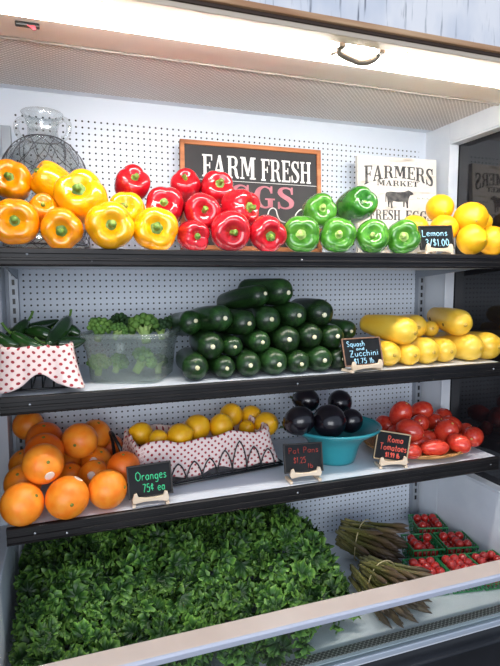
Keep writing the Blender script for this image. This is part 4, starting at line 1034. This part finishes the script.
MB().prism([((x-.5)*w, (.5-z)*h) for x, z in cow], -.0012, 0).build('cow_silhouette', INK, bd, False, label='grey cow silhouette')
for x0, x1 in ((.10, .29), (.75, .93)):
    b = MB()
    for k in range(9):
        a = x0+(x1-x0)*k/9; b.box((a-.5)*w, (a+(x1-x0)/15-.5)*w, -.001, 0, (.5-.425)*h, (.5-.410-.006*(k % 3))*h)
    b.build('small_rule', plain('faded_grey_green', '#a9aea0', .8), bd, False)

# ------------------------------------------------------------------ well: kale heap
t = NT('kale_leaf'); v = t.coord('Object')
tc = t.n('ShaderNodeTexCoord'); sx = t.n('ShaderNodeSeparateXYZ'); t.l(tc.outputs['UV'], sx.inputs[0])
c = t.ramp(sx.outputs[0], [(.0, lin('#1f3c18')), (.5, lin('#365d22')), (1, lin('#6d963f'))])  # leaf highlights put into the colour: lighter towards the frilled edge
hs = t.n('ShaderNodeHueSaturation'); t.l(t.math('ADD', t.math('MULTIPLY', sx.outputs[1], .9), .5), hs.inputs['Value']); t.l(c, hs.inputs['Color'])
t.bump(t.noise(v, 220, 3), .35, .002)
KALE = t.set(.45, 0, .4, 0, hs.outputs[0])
def heap(x, y):
    f = max(0, min(1, (.73-x)/.17)); g = max(0, min(1, (y-1.0)/.24))
    bump = .030*math.sin(x*47+2*math.sin(y*19))*math.sin(y*43+1+1.5*math.sin(x*17)) + .010*math.sin(x*23+y*31)
    lf = min(1, max(0, (x+.13)/.24)); lf = .70+.30*lf*lf*(3-2*lf)
    return .012+(.030+.158*g*lf)*math.sqrt(f)+bump*f
def kale_heap(n):
    R = random.Random(8); b = MB()
    for k in range(n):
        x, y = R.uniform(-.125, .70), 1.035+.465*R.random()**.9
        if x > .50+(y-1.03)*2.2 or (y < 1.33 and x > .655): continue
        h0 = heap(x, y)
        if h0 < .03 and R.random() < .5: continue
        depth = R.random()**1.6*.045
        gx = (heap(x+.02, y)-heap(x-.02, y))/.04; gy = (heap(x, y+.02)-heap(x, y-.02))/.04
        nrm = Vector((-gx*.8+R.uniform(-.95, .95), -gy*.8-.25+R.uniform(-.95, .95), 1)).normalized()
        q = spin(nrm, R.uniform(0, 2*PI))
        o = Vector((x, y, ZF+max(.012, h0-depth-.012)))
        R0 = R.uniform(.019, .034); ph = R.uniform(0, 6); ph2 = R.uniform(0, 6); k1 = R.uniform(6.5, 9.5); k2 = k1*2.2; cup = R.uniform(.1, .9); sp_ = R.uniform(1.7, 2.3)
        rnd_ = min(1, max(0, .5+.3*math.sin(x*31+2*math.sin(y*23))*math.sin(y*29+x*5)+R.uniform(-.3, .3)))
        def fn(u, v):
            an = (u-.5)*2*sp_; rr = (.06+.94*v)*R0*(1+.13*math.sin(k1*1.7*an+ph2)*v)*(1.15-.25*abs(u-.5)*2)
            e2 = v**2.2
            ruf = e2*(.0098*math.sin(k1*an+ph)+.0052*math.sin(k2*an+ph2))
            tw = e2*.10*math.sin(k2*an+ph2+1.2)
            p = o + q @ Vector((rr*math.sin(an+tw), rr*math.cos(an+tw), ruf+cup*rr-.012*v**4))
            p.x = max(XL+.006, p.x); p.y = min(YB-.03, max(1.004, p.y)); p.z = max(ZF+.005, p.z)
            if p.y < 1.05: p.z = min(p.z, H-.772)
            return p
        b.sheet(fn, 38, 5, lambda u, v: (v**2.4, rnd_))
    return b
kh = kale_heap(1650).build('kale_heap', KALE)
tag(kh, 'big heap of curly green kale filling the left and middle of the well', 'kale', None, 'stuff')

# ------------------------------------------------------------------ asparagus
t = NT('asparagus_skin'); v = t.coord('Object'); sx = t.n('ShaderNodeSeparateXYZ'); t.l(v, sx.inputs[0])
oi = t.n('ShaderNodeObjectInfo')
c = t.ramp(t.math('DIVIDE', sx.outputs[2], .17), [(.0, lin('#8a8254')), (.4, lin('#6f6f3a')), (.72, lin('#6b5a3e')), (1, lin('#4f3d36'))])
hs = t.n('ShaderNodeHueSaturation'); t.l(t.math('ADD', t.math('MULTIPLY', oi.outputs['Random'], .8), .6), hs.inputs['Value']); t.l(c, hs.inputs['Color'])
ASP = t.set(.45, 0, .4, 0, hs.outputs[0])
def spear_mesh(seed):
    R = random.Random(seed); b = MB(); L = .165; bend = R.uniform(-.03, .03)
    pts = []; rad = []; r = R.uniform(.0042, .0054)
    for k in range(16):
        u = k/15; pts.append((bend*u*u, 0, L*u)); rad.append(r*(1 if u < .72 else (1.4 if u < .86 else max(.12, 1.4*(1-(u-.86)/.14)))))
    b.tube(pts, rad, 8)
    for k in range(9):                       # scale leaves
        u = .15+.8*k/9; q = k*2.4; rr = r*(1.0 if u < .75 else 1.1)
        c0 = Vector((bend*u*u+rr*.8*math.cos(q), rr*.8*math.sin(q), L*u))
        b.tube([c0, c0+Vector((.0012*math.cos(q), .0012*math.sin(q), .007)), c0+Vector((0, 0, .013))], [r*.35, r*.42, r*.05], 5)
    return b.mesh('spear', ASP)
SPM = [spear_mesh(s) for s in range(4)]
BAND = plain('pale_rubber_band', '#c9b98a', .6)
def asparagus(lab, loc, d, n, rad, fan, seed):
    R = random.Random(seed); q = aim(d)
    e = thing('asparagus_bunch', lab, 'asparagus', loc, q, 'asparagus bunches in the well')
    for k in range(n):
        rr = rad*math.sqrt((k+.5)/n); a = k*2.39996
        x, y = rr*math.cos(a), rr*math.sin(a)
        base = Vector((x*.9, y*.9, R.uniform(-.02, .03))); dr = Vector((x/rad*fan+R.uniform(-.2, .2), y/rad*fan*.6+R.uniform(-.16, .16), 1)).normalized()
        wb = Vector(loc) + q @ base; wd = q @ dr
        if wb.z < ZF+.012: wb.z = ZF+.012
        wd.z = max(wd.z, (ZF+.012-wb.z)/.18)
        if wb.y + wd.y*.185 < 1.03: wd.y = (1.03-wb.y)/.185
        wd.normalize(); base = q.inverted() @ (wb-Vector(loc)); dr = q.inverted() @ wd
        o = link('spear', SPM[k % 4], e, loc=base, rot=aim(dr))
        sc = R.uniform(.9, 1.08); o.scale = (sc*1.1, sc*1.1, sc)
    MB().tube([((rad+.012)*math.cos(2*PI*j/32), (rad+.012)*math.sin(2*PI*j/32), .058+.004*math.sin(4*PI*j/32)) for j in range(32)], .0017, 6, True).build('rubber_band', BAND, e, label='pale loose rubber band')
    return e
asparagus('asparagus bunch with a pale rubber band, lying behind, beside the kale', (.822, 1.415, ZF+.066), (.55, -.80, -.12), 60, .052, .30, 1)
asparagus('asparagus bunch in front, its tips reaching the glass pane', (.765, 1.215, ZF+.060), (.34, -.90, -.12), 60, .048, .42, 2)

# ------------------------------------------------------------------ cherry tomatoes in green baskets
GRN = plain('green_basket_plastic', '#1f8046', .35)
CH = mottled('cherry_tomato_skin', '#a31c1c', '#c2342a', 3, .18, coat=.4, rand=.3)
def cherry_body():
    return ball(lambda th, t: (math.sin(t)*math.cos(th), math.sin(t)*math.sin(th), math.cos(t)*.95-(.06*math.exp(-(math.sin(t)/.2)**2) if t < PI/2 else 0)), 18, 12).mesh('cherry_tomato', CH)
CHB = cherry_body()
SIDE = .049; HB = .060
def berry_basket(lab, loc, yw, where, seed, fill):
    e = thing('berry_basket', lab, 'basket', loc, (0, 0, yw), 'green cherry tomato baskets in the well')
    f = lambda z: .90+.10*z/HB
    c4 = ((-1, -1), (1, -1), (1, 1), (-1, 1))
    for nm, z, r in (('rim', HB, .0030), ('base_ring', .003, .002)):
        MB().tube([(sx_*SIDE*f(z), sy_*SIDE*f(z), z) for sx_, sy_ in c4], r, 6, True).build(nm, GRN, e, False)
    b = MB()
    for z in (.020, .038): b.tube([(sx_*SIDE*f(z), sy_*SIDE*f(z), z) for sx_, sy_ in c4], .0014, 5, True)
    for i in range(4):
        (ax, ay), (bx, by) = c4[i], c4[(i+1) % 4]
        for k in range(7):
            u = k/7; x, y = ax+(bx-ax)*u, ay+(by-ay)*u
            b.tube([(x*SIDE*f(0), y*SIDE*f(0), .003), (x*SIDE, y*SIDE, HB)], .0015, 5)
    for k in range(5):
        o = (-.6+.3*k)*SIDE
        b.tube([(o, -SIDE*.86, .003), (o, SIDE*.86, .003)], .0014, 5); b.tube([(-SIDE*.86, o, .003), (SIDE*.86, o, .003)], .0014, 5)
    b.build('lattice', GRN, e, False)
    R = random.Random(seed); M = Matrix.Translation(loc) @ Matrix.Rotation(yw, 4, 'Z')
    for lay, (z, g) in enumerate(((.0165, 3), (.039, 3), (.060, 3))):
        for a in range(g):
            for b2 in range(g):
                if lay == 2 and fill == 1 and R.random() < .2: continue
                sp_ = .0262
                r = R.uniform(.0128, .0140)
                p = M @ Vector(((a-(g-1)/2)*sp_+R.uniform(-.0008, .0008), (b2-(g-1)/2)*sp_+R.uniform(-.0008, .0008), z+R.uniform(-.001, .001)))
                o = link('cherry_tomato', CHB, None, loc=p, rot=(R.uniform(-1, 1), R.uniform(-1, 1), R.uniform(0, 6))); o.scale = (r, r, r)
                tag(o, 'small red cherry tomato in the ' + where, 'cherry tomato', 'cherry tomatoes in the ' + where)
BASKETS = [
 ('green plastic basket of cherry tomatoes farthest back, alone against the wall', (1.128, 1.400), -17, 'rearmost green basket', 1),
 ('green plastic basket of cherry tomatoes in the middle row, left one', (1.022, 1.290), -14, 'left green basket of the middle row', 1),
 ('green plastic basket of cherry tomatoes in the middle row, right one', (1.128, 1.266), -14, 'right green basket of the middle row', 1),
 ('green plastic basket of cherry tomatoes in the front row, next to the asparagus', (.940, 1.165), -9, 'left green basket of the front row', 2),
 ('green plastic basket of cherry tomatoes in the front row, middle one', (1.042, 1.148), -9, 'middle green basket of the front row', 1),
 ('green plastic basket of cherry tomatoes in the front row, at the end wall', (1.137, 1.132), -6, 'green basket at the front right, by the end wall', 1)]
for i, (lab, (x, y), yw, where, fill) in enumerate(BASKETS):
    berry_basket(lab, (x, y, ZF+.001), math.radians(yw), where, i+1, fill)
